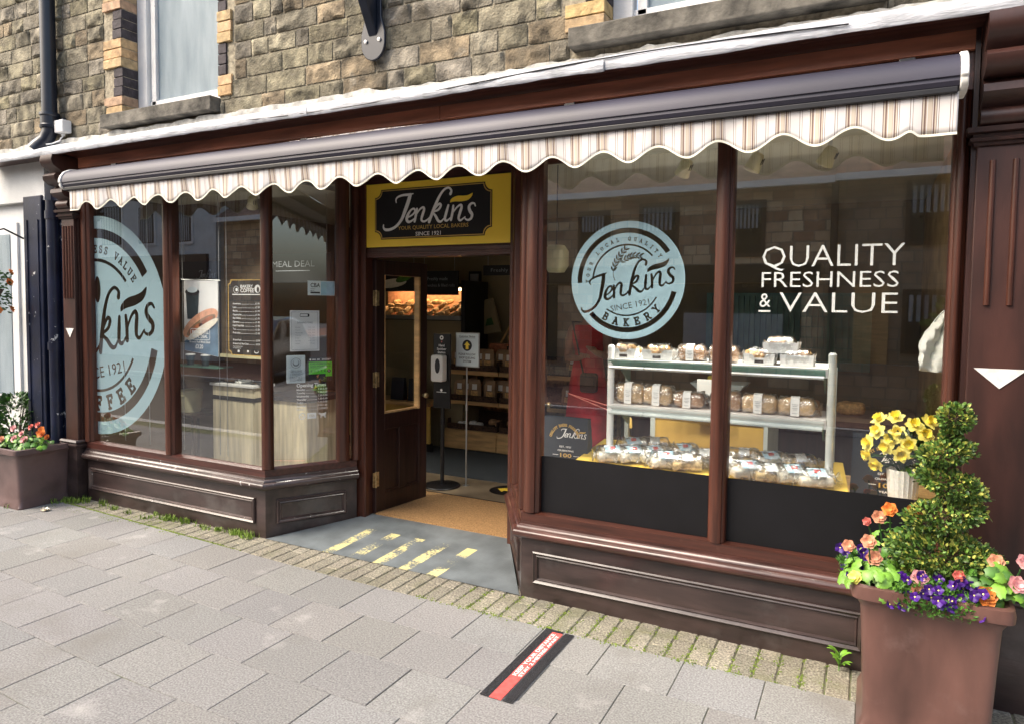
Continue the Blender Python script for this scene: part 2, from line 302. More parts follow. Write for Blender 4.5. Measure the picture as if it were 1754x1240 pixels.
def smooth2(pts, k=5):
    out = []
    for i in range(len(pts) - 1):
        p0, p1, p2, p3 = (Vector(pts[max(0, min(len(pts) - 1, j))]) for j in (i - 1, i, i + 1, i + 2))
        for s in range(k):
            t = s / k; out.append(.5 * ((2 * p1) + (p2 - p0) * t + (2 * p0 - 5 * p1 + 4 * p2 - p3) * t * t + (3 * p1 - p0 - 3 * p2 + p3) * t ** 3))
    out.append(Vector(pts[-1])); return out
def stroke(pts, w, k=5, raw=False):
    """pts [(x,y)] or [(x,y,wscale)] -> pieces (convex quads + joints)"""
    P = [(p[0], p[1], p[2] if len(p) > 2 else 1) for p in pts]; P = [Vector(p) for p in P] if raw else smooth2(P, k); L = []
    for a, b in zip(P, P[1:]):
        d = Vector((b.x - a.x, b.y - a.y)); 
        if d.length < 1e-7: continue
        d.normalize(); n = Vector((-d.y, d.x)); wa, wb = w * a.z / 2, w * b.z / 2
        L.append(poly([(a.x - n.x * wa, a.y - n.y * wa), (b.x - n.x * wb, b.y - n.y * wb), (b.x + n.x * wb, b.y + n.y * wb), (a.x + n.x * wa, a.y + n.y * wa)]))
    for a in P: L.append(disc(a.x, a.y, w * a.z / 2 * .98, 8))
    return cat(*L)
def cdt(base, cut=None):
    """union of base faces minus the cut faces, as triangles"""
    v = list(base[0]); f = [list(q) for q in base[1]]; nb = len(f)
    if cut: n = len(v); v += cut[0]; f += [[n + i for i in q] for q in cut[1]]
    for q in f:
        ar = sum(v[q[i]][0] * v[q[(i + 1) % len(q)]][1] - v[q[(i + 1) % len(q)]][0] * v[q[i]][1] for i in range(len(q)))
        if ar < 0: q.reverse()
    r = delaunay_2d_cdt([Vector(p) for p in v], [], f, 0, 1e-6, True)
    fs = [tuple(t) for t, og in zip(r[2], r[5]) if og and (any(i < nb for i in og)) and not any(i >= nb for i in og)]
    return [tuple(p) for p in r[0]], fs
# slab-serif letters on a 0.7 x 1 cell
def E_(cx, cy, rx, ry, a0, a1, n=10): return [(cx + rx * math.cos(R(a0 + (a1 - a0) * k / n)), cy + ry * math.sin(R(a0 + (a1 - a0) * k / n))) for k in range(n + 1)]
SL = {'A': [[(.05, 0), (.35, 1), (.65, 0)], [(.17, .36), (.53, .36)], [(-.06, 0), (.18, 0)], [(.52, 0), (.76, 0)], [(.2, 1), (.36, 1)]],
 'B': [[(.12, 0), (.12, 1)], [(.0, 1), (.4, 1)] + E_(.4, .76, .18, .24, 90, -90) + [(.12, .52)], E_(.42, .26, .22, .26, 90, -90) + [(0, 0)]],
 'C': [E_(.37, .5, .33, .5, 40, 320, 18), [(.64, 1), (.64, .72)]], 'E': [[(.12, 0), (.12, 1)], [(0, 1), (.62, 1), (.62, .78)], [(.12, .52), (.44, .52)], [(.44, .42), (.44, .62)], [(0, 0), (.64, 0), (.64, .24)]],
 'F': [[(.12, 0), (.12, 1)], [(0, 1), (.62, 1), (.62, .78)], [(.12, .52), (.44, .52)], [(.44, .42), (.44, .62)], [(0, 0), (.28, 0)]],
 'H': [[(.12, 0), (.12, 1)], [(.58, 0), (.58, 1)], [(.12, .5), (.58, .5)]] + [[(a, z), (a + .24, z)] for a in (0, .46) for z in (0, 1)],
 'I': [[(.35, 0), (.35, 1)], [(.18, 0), (.52, 0)], [(.18, 1), (.52, 1)]],
 'K': [[(.12, 0), (.12, 1)], [(.6, 1), (.13, .42)], [(.26, .56), (.62, 0)]] + [[(a, z), (a + .24, z)] for a in (0, .48) for z in (0, 1)],
 'L': [[(.16, 0), (.16, 1)], [(.02, 1), (.32, 1)], [(0, 0), (.64, 0), (.64, .28)]], 'N': [[(.12, 0), (.12, 1), (.58, 0), (.58, 1)], [(0, 0), (.24, 0)], [(.46, 1), (.7, 1)]],
 'O': [E_(.35, .5, .34, .5, 0, 360, 20)], 'Q': [E_(.35, .5, .34, .5, 0, 360, 20), [(.3, .2), (.62, -.14)]],
 'R': [[(.12, 0), (.12, 1)], [(0, 1), (.4, 1)] + E_(.4, .75, .2, .25, 90, -90) + [(.12, .5)], [(.36, .5), (.6, 0), (.74, 0)], [(0, 0), (.24, 0)]],
 'S': [E_(.35, .75, .26, .25, 30, 270, 12) + E_(.35, .25, .28, .25, 90, -150, 12), [(.59, 1), (.59, .76)], [(.08, 0), (.08, .26)]],
 'T': [[(.35, 0), (.35, 1)], [(.04, .76), (.04, 1), (.66, 1), (.66, .76)], [(.22, 0), (.48, 0)]], 'U': [[(.12, 1), (.12, .3)] + E_(.35, .3, .23, .3, 180, 360) + [(.58, 1)], [(0, 1), (.24, 1)], [(.46, 1), (.7, 1)]],
 'V': [[(.05, 1), (.35, 0), (.65, 1)], [(-.06, 1), (.18, 1)], [(.52, 1), (.76, 1)]], 'Y': [[(.06, 1), (.35, .5), (.64, 1)], [(.35, .5), (.35, 0)], [(.2, 0), (.5, 0)], [(-.05, 1), (.18, 1)], [(.52, 1), (.75, 1)]], ' ': []}
def slabch(ch, h, w):
    L = [stroke(p, w / h, raw=True) for p in SL[ch]]; return xf(cat(*L), h) if L else ([], [])
def arctext(s, r, a_mid, step, h, w, inside=False):
    """letters along an arc; inside=True: baseline outward (read at the bottom of a circle)"""
    L = []; n = len(s)
    for i, ch in enumerate(s):
        if ch == ' ': continue
        a = a_mid + (i - (n - 1) / 2) * step * (1 if inside else -1); g = xf(slabch(ch, h, w), 1, 0, -.35 * h, -h / 2 if not inside else -h / 2)
        rot = R(a - 90) if not inside else R(a + 90); L.append(xf(g, 1, rot, r * math.cos(R(a)), r * math.sin(R(a))))
    return cat(*L)
# the flowing script word, traced in the plane of the sign (metres on a 1.27 x .45 board)
def tr(p):
    X, Y = p[0], p[1]
    u = v = .5
    for _ in range(12):
        x = (1 - v) * ((1 - u) * 65 + u * 1147) + v * ((1 - u) * 60 + u * 1152); y = (1 - v) * ((1 - u) * 597 + u * 565) + v * ((1 - u) * 160 + u * 70)
        u += (X - x) / 1087; v -= (Y - y) / 466
    return (u * 1.27, v * .45) + tuple(p[2:])
SC = [[(352, 278, .5), (350, 256, .7), (366, 238, .8), (402, 226, .9), (445, 222, 1), (477, 215, .35)], [(455, 224, 1.5), (440, 275, 1.7), (418, 335, 1.6), (392, 398, 1.3), (352, 446, 1.1), (308, 468, 1.1), (272, 470, 1.1), (257, 456, .8), (257, 436, .6)],
 [(430, 388, .6), (470, 366, .7), (490, 342, .9), (484, 322, .8), (462, 330, .8), (440, 362, 1.2), (430, 395, 1.3), (442, 415, 1.1), (466, 408, .8), (492, 385, .4)], [(505, 322, .9), (500, 352, 1.1), (488, 412, 1.1)], [(492, 378, .5), (522, 330, .7), (548, 312, .9), (556, 328, 1.1), (545, 365, 1.2), (537, 400, 1), (554, 413, .8), (580, 400, .7), (600, 378, .5)],
 [(740, 218, 1.2), (746, 194, .9), (727, 174, .8), (694, 190, .9), (662, 238, 1.1), (638, 292, 1.3), (614, 352, 1.3), (592, 416, 1.2)], [(604, 372, .5), (634, 320, .7), (662, 288, .9), (674, 300, 1), (656, 330, .9), (622, 347, .7), (640, 378, 1.1), (656, 408, 1.1), (676, 413, .8), (700, 385, .4)],
 [(726, 298, .9), (712, 350, 1.2), (702, 395, 1.1), (716, 408, .8), (742, 385, .4)], [(760, 302, .9), (756, 340, 1.1), (744, 402, 1.1)], [(750, 362, .5), (784, 314, .7), (810, 296, .9), (816, 314, 1.1), (804, 355, 1.2), (796, 392, 1), (810, 406, .8), (840, 380, .4)],
 [(908, 304, .6), (900, 286, .7), (880, 288, .9), (866, 310, 1.2), (872, 340, 1.3), (886, 364, 1.2), (880, 392, 1), (860, 404, .8), (842, 396, .6), (838, 384, .5)]]
SCRAW = cat(*[stroke([tr(p) for p in s], .018, 4) for s in SC]); SCRIPT = cdt(SCRAW)
LEAFP = [tr(p)[:2] for p in [(738, 280), (740, 262), (758, 244), (790, 232), (830, 231), (862, 226), (890, 212), (882, 238), (858, 262), (815, 272), (775, 272), (752, 276)]]
LEAF = cdt(poly([(p.x, p.y) for p in smooth2([(x, y, 0) for x, y in LEAFP + LEAFP[:1]], 4)][:-1]))
S0 = tr((257, 455)); S1 = tr((905, 300)); SCV, LFV = xf(SCRAW, 1, 0, -S0[0], -S0[1]), xf(LEAF, 1, 0, -S0[0], -S0[1])   # script with its J tail at the origin
SANG = math.atan2(S1[1] - S0[1], S1[0] - S0[0]); SLEN = math.hypot(S1[0] - S0[0], S1[1] - S0[1])
def roundel(r, top, bottom, tstep, bstep, wheat=True, half=False, th=.058, bh=.115):
    base = arcband(0, 1, -90, 90, 64) if half else disc(0, 0, 1, 96)
    if half: base = poly([(math.cos(R(-90 + 180 * k / 64)), math.sin(R(-90 + 180 * k / 64))) for k in range(65)])
    cuts = [arcband(.80, .885, 33, 183), arcband(.80, .885, 222, 347), arcband(.585, .615, 42, 178), arcband(.585, .61, 235, 332)]
    cuts.append(arctext(top, .70, 108, tstep, th, .013)); cuts.append(arctext(bottom, .715, 279, bstep, bh, .028, True))
    k = 1.75 / SLEN; rot = R(23.6) - SANG; cuts += [xf(SCV, k, rot, -.79, -.52), xf(LFV, k, rot, -.79, -.52)]
    cuts.append(xf(text('SINCE 1921', .145, 'CENTER'), 1, R(11), .09, -.47))
    if half: cuts.append(poly([(.035 + .045 * math.cos(2 * math.pi * k_ / 24), .33 + .12 * math.sin(2 * math.pi * k_ / 24)) for k_ in range(24)]))
    if wheat:
        for ps in ([(-.20, 0), (-.235, .12), (-.2, .28), (-.12, .42), (-.01, .55)], [(-.235, .16), (-.14, .29), (0, .37), (.12, .41), (.27, .40)]):
            cuts.append(stroke(ps, .012)); P = smooth2([(x, y, 0) for x, y in ps], 5)[6:]
            for i in range(1, len(P), 2):
                d = (P[i] - P[i - 1]).normalized()
                for s in (-1, 1):
                    a = math.atan2(d.y, d.x) + s * .55; c = P[i] + Vector((math.cos(a + s * .6), math.sin(a + s * .6), 0)) * .035
                    cuts.append(xf(poly([(.045 * math.cos(t), .015 * math.sin(t)) for t in [2 * math.pi * q / 8 for q in range(8)]]), 1, a, c.x, c.y))
    v, f = cdt(base, cat(*cuts)); v = [(x * r, y * r) for x, y in v]
    return v, f

def stains(name, col, thr, scale, amt, z=None):
    t = M[name].node_tree; N, L = t.nodes, t.links; b = N['Principled BSDF']; src = b.inputs['Base Color'].links[0].from_socket
    tc = N.new('ShaderNodeTexCoord'); n = N.new('ShaderNodeTexNoise'); n.inputs['Scale'].default_value = scale; n.inputs['Detail'].default_value = 9; n.inputs['Roughness'].default_value = .6; L.new(tc.outputs['Object'], n.inputs['Vector'])
    r = N.new('ShaderNodeValToRGB'); r.color_ramp.elements[0].position = thr; r.color_ramp.elements[1].position = thr + .12; r.color_ramp.elements[1].color = (amt, amt, amt, 1); L.new(n.outputs['Fac'], r.inputs[0])
    mx = N.new('ShaderNodeMix'); mx.data_type = 'RGBA'; L.new(r.outputs[0], mx.inputs['Factor']); L.new(src, mx.inputs['A']); mx.inputs['B'].default_value = (*col, 1); L.new(mx.outputs['Result'], b.inputs['Base Color'])
stains('slab', (.15, .14, .125), .56, 1.7, .5); stains('slab', (.42, .41, .39), .60, 3.1, .5); stains('slab', (.11, .105, .10), .70, 24, .8); stains('setts', (.16, .16, .09), .52, 4, .6)
stains('stone', (.10, .085, .06), .52, 3.5, .65); stains('stone', (.34, .31, .25), .60, 7, .6); stains('flash', (.22, .23, .25), .55, 6, .6); stains('pot', (.18, .11, .095), .58, 5, .5); stains('potdull', (.08, .045, .04), .5, 3, .6)
stains('riser', (.11, .10, .095), .55, 3, .45); stains('wood_h', (.16, .08, .055), .6, 5, .5); stains('capwhite', (.4, .38, .33), .55, 12, .5)
# ================================================================ GROUND
def struct(name, mb, m, **k): return tag(obj(name, mb, m, **k), kind='structure')
struct('ground', MB().box(-60, 60, -60, 40, -.5, -.16), 'asphalt', smooth=0)
struct('road', MB().box(-60, 60, -7.1, -2.75, -.3, -.12), 'asphalt', smooth=0)
struct('kerb', MB().box(-60, 60, -2.75, -2.6, -.3, -.004).box(-60, 60, -7.25, -7.1, -.3, -.02), 'kerb', smooth=0)
struct('far_pavement', MB().box(-60, 60, -10, -7.25, -.3, -.01), 'redpave', smooth=0)
struct('pavement_bed', MB().box(-14, 8, -2.6, .62, -.3, -.006), 'joint', smooth=0); struct('pavement_beyond', MB().box(-40, -14.4, -2.6, .6, -.3, -.004).box(8.3, 40, -2.6, .6, -.3, -.004), 'slab', smooth=0)
rnd = random.Random(4)
def warp(x, y): return y + (max(0, -1.2 - x) * .048 * (1 if y < -.2 else max(0, -y / .2)) if x > -6 else .23 * (y < -.2))
def slabs(mb, x0, x1, y0, y1, v, g=.0016, ch=.0025):
    c = (v * rnd.uniform(.985, 1.02), v, v * rnd.uniform(.97, 1.02)); P = []; z = rnd.uniform(-.0012, .0012)
    for d, zz in ((g, -.006), (g, -ch), (g + ch, 0)):
        P += [(x, warp(x, y), zz + z) for x, y in ((x0 + d, y0 + d), (x1 - d, y0 + d), (x1 - d, y1 - d), (x0 + d, y1 - d))]
    mb.add(P, [(0, 1, 5, 4), (1, 2, 6, 5), (2, 3, 7, 6), (3, 0, 4, 7), (4, 5, 9, 8), (5, 6, 10, 9), (6, 7, 11, 10), (7, 4, 8, 11), (8, 9, 10, 11)], c)
mb = MB(); row = 0; y = -.29
while y > -2.6:
    x = -14 + (-.427 + 14 - .18 * (row % 2)) % .355 - .355
    while x < 8: slabs(mb, x, x + .355, max(y - .325, -2.6), y, rnd.choice((.93, .97, 1, 1.02, 1.05)) * rnd.uniform(.98, 1.02)); x += .355
    y -= .325; row += 1
struct('pavement', mb, 'slab', smooth=0, recalc=True)
mb = MB(); x = -14.0; k = 0
while x < 8:
    sp = [-.29, -.1, .1] if k % 3 == 0 else [-.29, -.2, .0, .2] if k % 3 == 1 else [-.29, -.09, .11]
    for a, b in zip(sp, sp[1:]): slabs(mb, x, x + .098, a, b, rnd.uniform(.8, 1.12), .003, .005)
    x += .098; k += 1
struct('sett_paving', mb, 'setts', smooth=0)
# sloping entrance ramp with worn yellow bars
mb = MB(); e = lambda x, y: (x, y, .002 + .058 * max(0, y) / .65)
N = 60; G = 20
def rx(y): t = y / .6; return -1.98 + .345 * t + .012, -.37 * t - .012
vs = []; 
for j in range(G + 1):
    yy = -.008 + .668 * j / G; a, b = rx(min(yy, .6))
    for i in range(N + 1): vs.append((a + (b - a) * i / N, yy, .004 + .056 * max(0, yy) / .66))
mb.add(vs, [(j * (N + 1) + i, j * (N + 1) + i + 1, (j + 1) * (N + 1) + i + 1, (j + 1) * (N + 1) + i) for j in range(G) for i in range(N)])
m = mat('ramp', (.135, .155, .165), rough=.45, var=.22, vs=5, bump=.15, bs=90); NN, LL = m.node_tree.nodes, m.node_tree.links; b = NN['Principled BSDF']; src = b.inputs['Base Color'].links[0].from_socket
tc = NN.new('ShaderNodeTexCoord'); sx = NN.new('ShaderNodeSeparateXYZ'); LL.new(tc.outputs['Object'], sx.inputs[0])
def mth(op, a, b_=None, c_=None):
    q = NN.new('ShaderNodeMath'); q.operation = op
    for i, v_ in enumerate((a, b_, c_)):
        if v_ is None: continue
        if isinstance(v_, (int, float)): q.inputs[i].default_value = v_
        else: LL.new(v_, q.inputs[i])
    return q.outputs[0]
per = .205; fx = mth('FRACT', mth('MULTIPLY_ADD', mth('SUBTRACT', sx.outputs[0], mth('MULTIPLY', sx.outputs[1], .08)), 1 / per, 1.5 / per + .1)); bar = mth('LESS_THAN', mth('ABSOLUTE', mth('SUBTRACT', fx, .5)), .19)
inx = mth('MULTIPLY', mth('GREATER_THAN', sx.outputs[0], -1.47), mth('LESS_THAN', sx.outputs[0], -.50)); iny = mth('MULTIPLY', mth('GREATER_THAN', sx.outputs[1], -.01), mth('LESS_THAN', sx.outputs[1], .42))
nz = NN.new('ShaderNodeTexNoise'); nz.inputs['Scale'].default_value = 60; nz.inputs['Detail'].default_value = 8; nz.inputs['Roughness'].default_value = .7; LL.new(tc.outputs['Object'], nz.inputs['Vector'])
nl = NN.new('ShaderNodeTexNoise'); nl.inputs['Scale'].default_value = 4.5; LL.new(tc.outputs['Object'], nl.inputs['Vector'])
worn = mth('MULTIPLY', mth('SUBTRACT', mth('MULTIPLY_ADD', nl.outputs['Fac'], 1.1, nz.outputs['Fac']), 1.0), 7.0); worn.node.use_clamp = True
fac = mth('MULTIPLY', mth('MULTIPLY', bar, inx), mth('MULTIPLY', iny, worn)); mx = NN.new('ShaderNodeMix'); mx.data_type = 'RGBA'; LL.new(fac, mx.inputs['Factor']); LL.new(src, mx.inputs['A']); mx.inputs['B'].default_value = (.62, .56, .26, 1); LL.new(mx.outputs['Result'], b.inputs['Base Color'])
struct('ramp', mb, m, smooth=0)

# grass and moss growing along the foot of the shopfront and in the joints
def tuft(mb, x, y, n, h, sp, r, z=0):
    for _ in range(n):
        a = r.uniform(0, 6.28); d = r.uniform(0, sp); bx, by = x + d * math.cos(a), y + d * math.sin(a) * .6; l = h * r.uniform(.4, 1.1); t = r.uniform(0, 6.28); q = r.uniform(.1, .7) * l; wd = .0035
        p = Vector((bx, by, z)); u = Vector((math.cos(t), math.sin(t), 0)); s = Vector((-u.y, u.x, 0)) * wd
        mb.add([p - s, p + s, p + u * q * .5 + Vector((0, 0, l * .7)) + s * .6, p + u * q * .5 + Vector((0, 0, l * .7)) - s * .6, p + u * q + Vector((0, 0, l * .9))], [(0, 1, 2, 3), (3, 2, 4)])
g = MB(); r = random.Random(8)
for i in range(46): x = r.uniform(-4.6, -3.0) if i < 26 else r.uniform(-3, -2.05); tuft(g, x, r.uniform(-.13, -.015) * (.5 if x > -3 else 1), r.randint(8, 26), .035 if x > -3.6 else .05, .05, r)
for x, y in ((-4.05, -.12), (-4.15, -.2), (-4.3, -.42), (-3.95, -.07), (-2.95, -.03), (-2.25, -.02), (-2.1, -.03), (-2.75, -.02)): tuft(g, x, y, 60, .05, .09, r)
tag(obj('grass', g, 'grassm', smooth=0, recalc=False), 'short green grass sprouting along the foot of the left stall riser', 'grass', kind='stuff')
g = MB()
for i in range(620):
    c = r.random()
    if c < .4: x, y = r.uniform(-4.3, -2), 0; y = warp(x, -.285) + .002 - (.27 if 0 else 0)
    elif c < .7: x = -14 + .098 * round((r.uniform(-.3, 1.6) + 14) / .098); y = r.uniform(-.29, -.02)
    elif c < .82: x, y = r.uniform(-.5, 1.3), -.289
    else: x, y = r.uniform(-4.3, -2.4), r.uniform(-.28, -.02)
    for _ in range(4):
        xx, yy, q = x + r.gauss(0, .012 if c > .4 else .04), y + r.gauss(0, .003 if c < .7 and c < .4 else .015), r.uniform(.002, .006)
        g.add([(xx + q * math.cos(a) * 1.2, yy + q * math.sin(a) * 1.2, -.003) for a in (0, 1.05, 2.1, 3.14, 4.2, 5.2)] + [(xx, yy, q * .9 + .001)], [(k, (k + 1) % 6, 6) for k in range(6)])
tag(obj('moss', g, 'moss', smooth=180, recalc=False), 'yellow-green moss in the paving joints before the shop', 'moss', kind='stuff')

# ================================================================ STONE BUILDING (upper storey)
bld = tag(empty('stone_building', (-1, .3, 0)), 'rock-faced buff stone upper storey above the bakery shopfront', 'building')
OP = [(-3.44, -2.395, 2.96, 5.2), (.44, 1.72, 2.96, 5.2)]
def rockblock(mb, x0, x1, z0, z1, rr, depth=.027):
    g = .005; x0 += g; x1 -= g; z0 += g; z1 -= g
    if x1 - x0 < .02: return
    nx, nz_ = max(4, int((x1 - x0) / .0125)), max(4, int((z1 - z0) / .0125)); PL = [(rr.gauss(0, .9), rr.gauss(0, .9), rr.uniform(.55, 1.0), rr.random(), rr.random()) for _ in range(9)]; PV = [(rr.random(), rr.random(), rr.uniform(.0, .35)) for _ in range(3)]; asp = (x1 - x0) / (z1 - z0); sd_ = Vector((rr.uniform(0, 99), rr.uniform(0, 99), rr.uniform(0, 99))); vs = []
    br = rr.uniform(.68, 1.25); hu = rr.random(); col = (br * (1.08 if hu > .86 else 1), br * (.95 if hu > .86 else 1), br * (.80 if hu > .86 else rr.uniform(.82, 1.06)))
    tx, tz = rr.uniform(-.35, .35), rr.uniform(-.3, .35)
    for j in range(nz_ + 1):
        for i in range(nx + 1):
            u, v = i / nx, j / nz_; x, z = x0 + (x1 - x0) * u, z0 + (z1 - z0) * v; ed = min(u * (x1 - x0), (1 - u) * (x1 - x0), v * (z1 - z0), (1 - v) * (z1 - z0)) / .016; ed = min(1, ed) ** .5
            q = Vector((x, 0, z)) * 13 + sd_; h = abs(noise.noise(q)) * 1.1 + .55 * abs(noise.noise(q * 2.3)) + .2 * noise.noise(q * 5); h = min(c_ + a_ * (u - p_) * asp * .8 + b_ * (v - q_) for a_, b_, c_, p_, q_ in PL) + .25 - h * .35; h = min(1.15, h + .9 * max(0, .22 - min(math.hypot((u - p_) * asp, v - q_) for p_, q_, _k in PV)))
            y = -depth * ed * max(.04, h) - .002
            if j in (0, nz_) or i in (0, nx): x += rr.uniform(-.002, .002); z += rr.uniform(-.002, .002)
            vs.append((x, y, z))
    mb.add(vs, [(j * (nx + 1) + i, j * (nx + 1) + i + 1, (j + 1) * (nx + 1) + i + 1, (j + 1) * (nx + 1) + i) for j in range(nz_) for i in range(nx)], col)
mb = MB(); rr = random.Random(11); z = 2.915; hs = [.115, .125, .13, .115, .12, .13, .12, .125, .115, .13, .12, .12]
for hgt in hs:
    x = -6.6 + rr.uniform(0, .1)
    while x < 3.2:
        wd = rr.uniform(.11, .36); x1 = x + wd; hh = hgt
        segs = [(x, x1)]
        for a, b_, c0, c1 in OP:
            lo, hi = (a - .23, b_ + .16) if z > 3.06 else (a - .17, b_ + .02)
            if z + hgt > 2.955:
                ns = []
                for s0, s1 in segs:
                    if s1 <= lo or s0 >= hi: ns.append((s0, s1))
                    else:
                        if s0 < lo: ns.append((s0, lo))
                        if s1 > hi: ns.append((hi, s1))
                segs = ns
        for s0, s1 in segs:
            if s1 - s0 > .03: rockblock(mb, s0, s1, z, z + hh, rr)
        x = x1
    z += hgt
obj('wall_face', mb, 'stone', bld, smooth=28, recalc=False)
mb = MB(); W0 = [-6.6, OP[0][0], OP[0][1], OP[1][0], OP[1][1], 3.2]
for a, b_ in ((0, 1), (2, 3), (4, 5)): mb.box(W0[a] + .004, W0[b_] - .004, .004, .3, 2.75, 4.45)
for a in (1, 3): mb.box(W0[a], W0[a + 1], .004, .3, 2.75, 2.95)
obj('wall_core', mb, 'mortar', bld, smooth=0)
# brick quoins round the windows: buff and dark in threes
rr = random.Random(3)
for (a, b_, c0, c1) in OP:
    z = 3.055; k = 1; Q = [MB(), MB()]
    while z < 4.4:
        grp = (k // 3) % 2; h = .072
        for side in (0, 1):
            lw = .22 if (grp == 0) == (side == 0) else .12; lw = [.22, .11][grp] if side == 0 else [.14, .085][grp]
            x0, x1 = (a - lw, a) if side == 0 else (b_, b_ + lw); br = rr.uniform(.85, 1.12); c = (br, br * rr.uniform(.86, 1), br * rr.uniform(.75, 1)) if grp == 0 else (.10 * br, .11 * br, .22 * br)
            ox = -.012 if grp == 0 else -.006
            Q[side].box(x0 + .003, x1 - (.0 if side == 0 else .003), ox - rr.uniform(0, .006), .12, z + .003, z + h - .003, c)
        z += h; k += 1
    for mb in Q: obj('quoin', mb, 'quoin', bld, smooth=0, bevel=.003)

for i, (a, b_, c0, c1) in enumerate(OP):
    s = MB().box(a - .17, b_ + .01, -.085, .14, 2.952, 3.05)
    obj('window_sill', s, 'sill', bld, smooth=0, bevel=.006)
    f = MB()
    f.box(a, a + .105, .12, .2, 3.05, 5); f.box(b_ - .07, b_, .12, .2, 3.05, 5); f.box(a + .105, b_ - .07, .12, .2, 3.05, 3.125)
    f.box(a + .125, a + .175, .145, .21, 3.145, 5); f.box(b_ - .11, b_ - .07, .145, .21, 3.145, 5); f.box(a + .105, b_ - .07, .145, .21, 3.125, 3.175)
    wn = obj('window_frame', f, 'winwhite', bld, smooth=0, bevel=.003)
    obj('pane', MB().box(a + .17, b_ - .1, .17, .176, 3.17, 5), 'frost', wn, smooth=0)
# lime-washed strip and the lead flashing over the cornice
mb = MB(); rr = random.Random(6); n = 190; vs = []
for i in range(n + 1):
    x = -5.2 + 7.7 * i / n; top = (2.935 if x < -1 else 2.915) + .022 * noise.noise(Vector((x * 5, 0, 3))) + .014 * noise.noise(Vector((x * 17, 1, 3)))
    for zz, yy in ((2.86, -.034), (2.89, -.036), (top - .008, -.034), (top, -.012)): vs.append((x, yy + .004 * noise.noise(Vector((x * 9, zz * 30, 0))), zz))
mb.add(vs, [(i * 4 + j, (i + 1) * 4 + j, (i + 1) * 4 + j + 1, i * 4 + j + 1) for i in range(n) for j in range(3)])
obj('lime_strip', mb, 'lime', bld, smooth=40)
mb = MB(); jn = [-5.15, -3.05, -1.42, .48, 2.45]
for a, b_ in zip(jn, jn[1:]):
    n = 40; vs = []; o_ = rr.uniform(0, .006)
    for i in range(n + 1):
        x = a + .004 + (b_ - a + .03) * i / n; wv = .006 * noise.noise(Vector((x * 4, a, 0))) + .003 * noise.noise(Vector((x * 13, a, 5)))
        vs += [(x, -.02, 2.90), (x, -.12, 2.862 + wv), (x, -.197 - o_, 2.822 + wv), (x, -.206 - o_ + wv, 2.813 + wv), (x, -.207 - o_ + wv * 2, 2.775 + wv * 1.4), (x, -.2 - o_ + wv, 2.765 + wv * 1.6), (x, -.19, 2.768 + wv), (x, -.19, 2.8)]
    mb.add(vs, [(i * 8 + j, (i + 1) * 8 + j, (i + 1) * 8 + j + 1, i * 8 + j + 1) for i in range(n) for j in range(7)])
obj('lead_flashing', mb, 'flash', bld, smooth=50)
mb = MB(); ps = [(x, -.17 - .035 * math.sin((x + 1.5) * 1.2), 2.842 + .012 * math.sin(x * 2.1)) for x in [-1.9 + .12 * i for i in range(30)]]
mb.tube([(p[0], -.209, 2.80 + .022 * math.sin(p[0] * 1.7 + .4)) for p in ps], .0035, 6)
obj('cable', mb, 'black', bld)

# ================================================================ SHOPFRONT
sf = tag(empty('shopfront', (-.9, .3, 0)), 'dark mahogany bakery shopfront with two glazed bays and recessed doorway', 'shopfront')
LB = [(-3.99, 0), (-1.98, 0), (-1.655, .57)]; RB = [(-.37, .60), (0, 0), (2.06, 0)]
def riser(path):
    mb = MB().sweep([(0, -.05), (0, .44), (-.04, .44), (-.04, -.05)], path)
    o = obj('stall_riser', mb, 'riser', sf, smooth=20)
    return o
def panels(path, spans, par, mt='riser_worn'):
    mb = MB()
    for (i, a, b_, z0, z1) in spans:
        p, q = Vector(path[i]), Vector(path[i + 1]); d = (q - p).normalized(); L = (q - p).length; nrm = Vector((d.y, -d.x, 0))
        fr = frame((p.x, p.y, 0), (d.x, d.y, 0)); b2 = b_ if b_ > 0 else L + b_
        ring = [(a, z0), (b2, z0), (b2, z1), (a, z1)]; pr_ = [(0, 0), (0, .012), (.007, .018), (.014, .012), (.02, .009), (.026, .012), (.032, .004), (.034, 0)]
        vs = []
        for kx, (x, z) in enumerate(ring):
            sx_ = 1 if kx in (0, 3) else -1; sz_ = 1 if kx in (0, 1) else -1
            for ins, out in pr_: vs.append(fr(x + sx_ * ins, z + sz_ * ins, out))
        m_ = len(pr_); mb.add(vs, [(k * m_ + j, ((k + 1) % 4) * m_ + j, ((k + 1) % 4) * m_ + j + 1, k * m_ + j + 1) for k in range(4) for j in range(m_ - 1)])
    obj('panel_moulding', mb, mt, par, smooth=30)
r1 = riser(LB); panels(LB, [(0, .03, 1.915, .095, .275), (1, .075, .575, .095, .265)], r1)
r2 = riser(RB); panels(RB, [(1, .075, 1.72, .09, .27), (0, .10, .6, .10, .27)], r2, 'riser')
NOSE = [(-.02, .335), (.0, .338), (.022, .342), (.04, .348), (.052, .362), (.054, .378), (.046, .392), (.03, .398), (.026, .412), (.014, .418), (.012, .43), (-.02, .432)]
obj('sill_nosing', MB().sweep(NOSE, LB), 'riser_worn', sf, smooth=50); obj('sill_nosing', MB().sweep(NOSE, RB), 'nosing_red', sf, smooth=50)
SILL = [(.004, .425), (.006, .478), (-.02, .484), (-.055, .486), (-.055, .425)]
obj('bottom_rail', MB().sweep(SILL, [(-4.0, 0)] + LB[1:]), 'wood_darkh', sf, smooth=30); obj('bottom_rail', MB().sweep(SILL, RB), 'wood_h', sf, smooth=30)
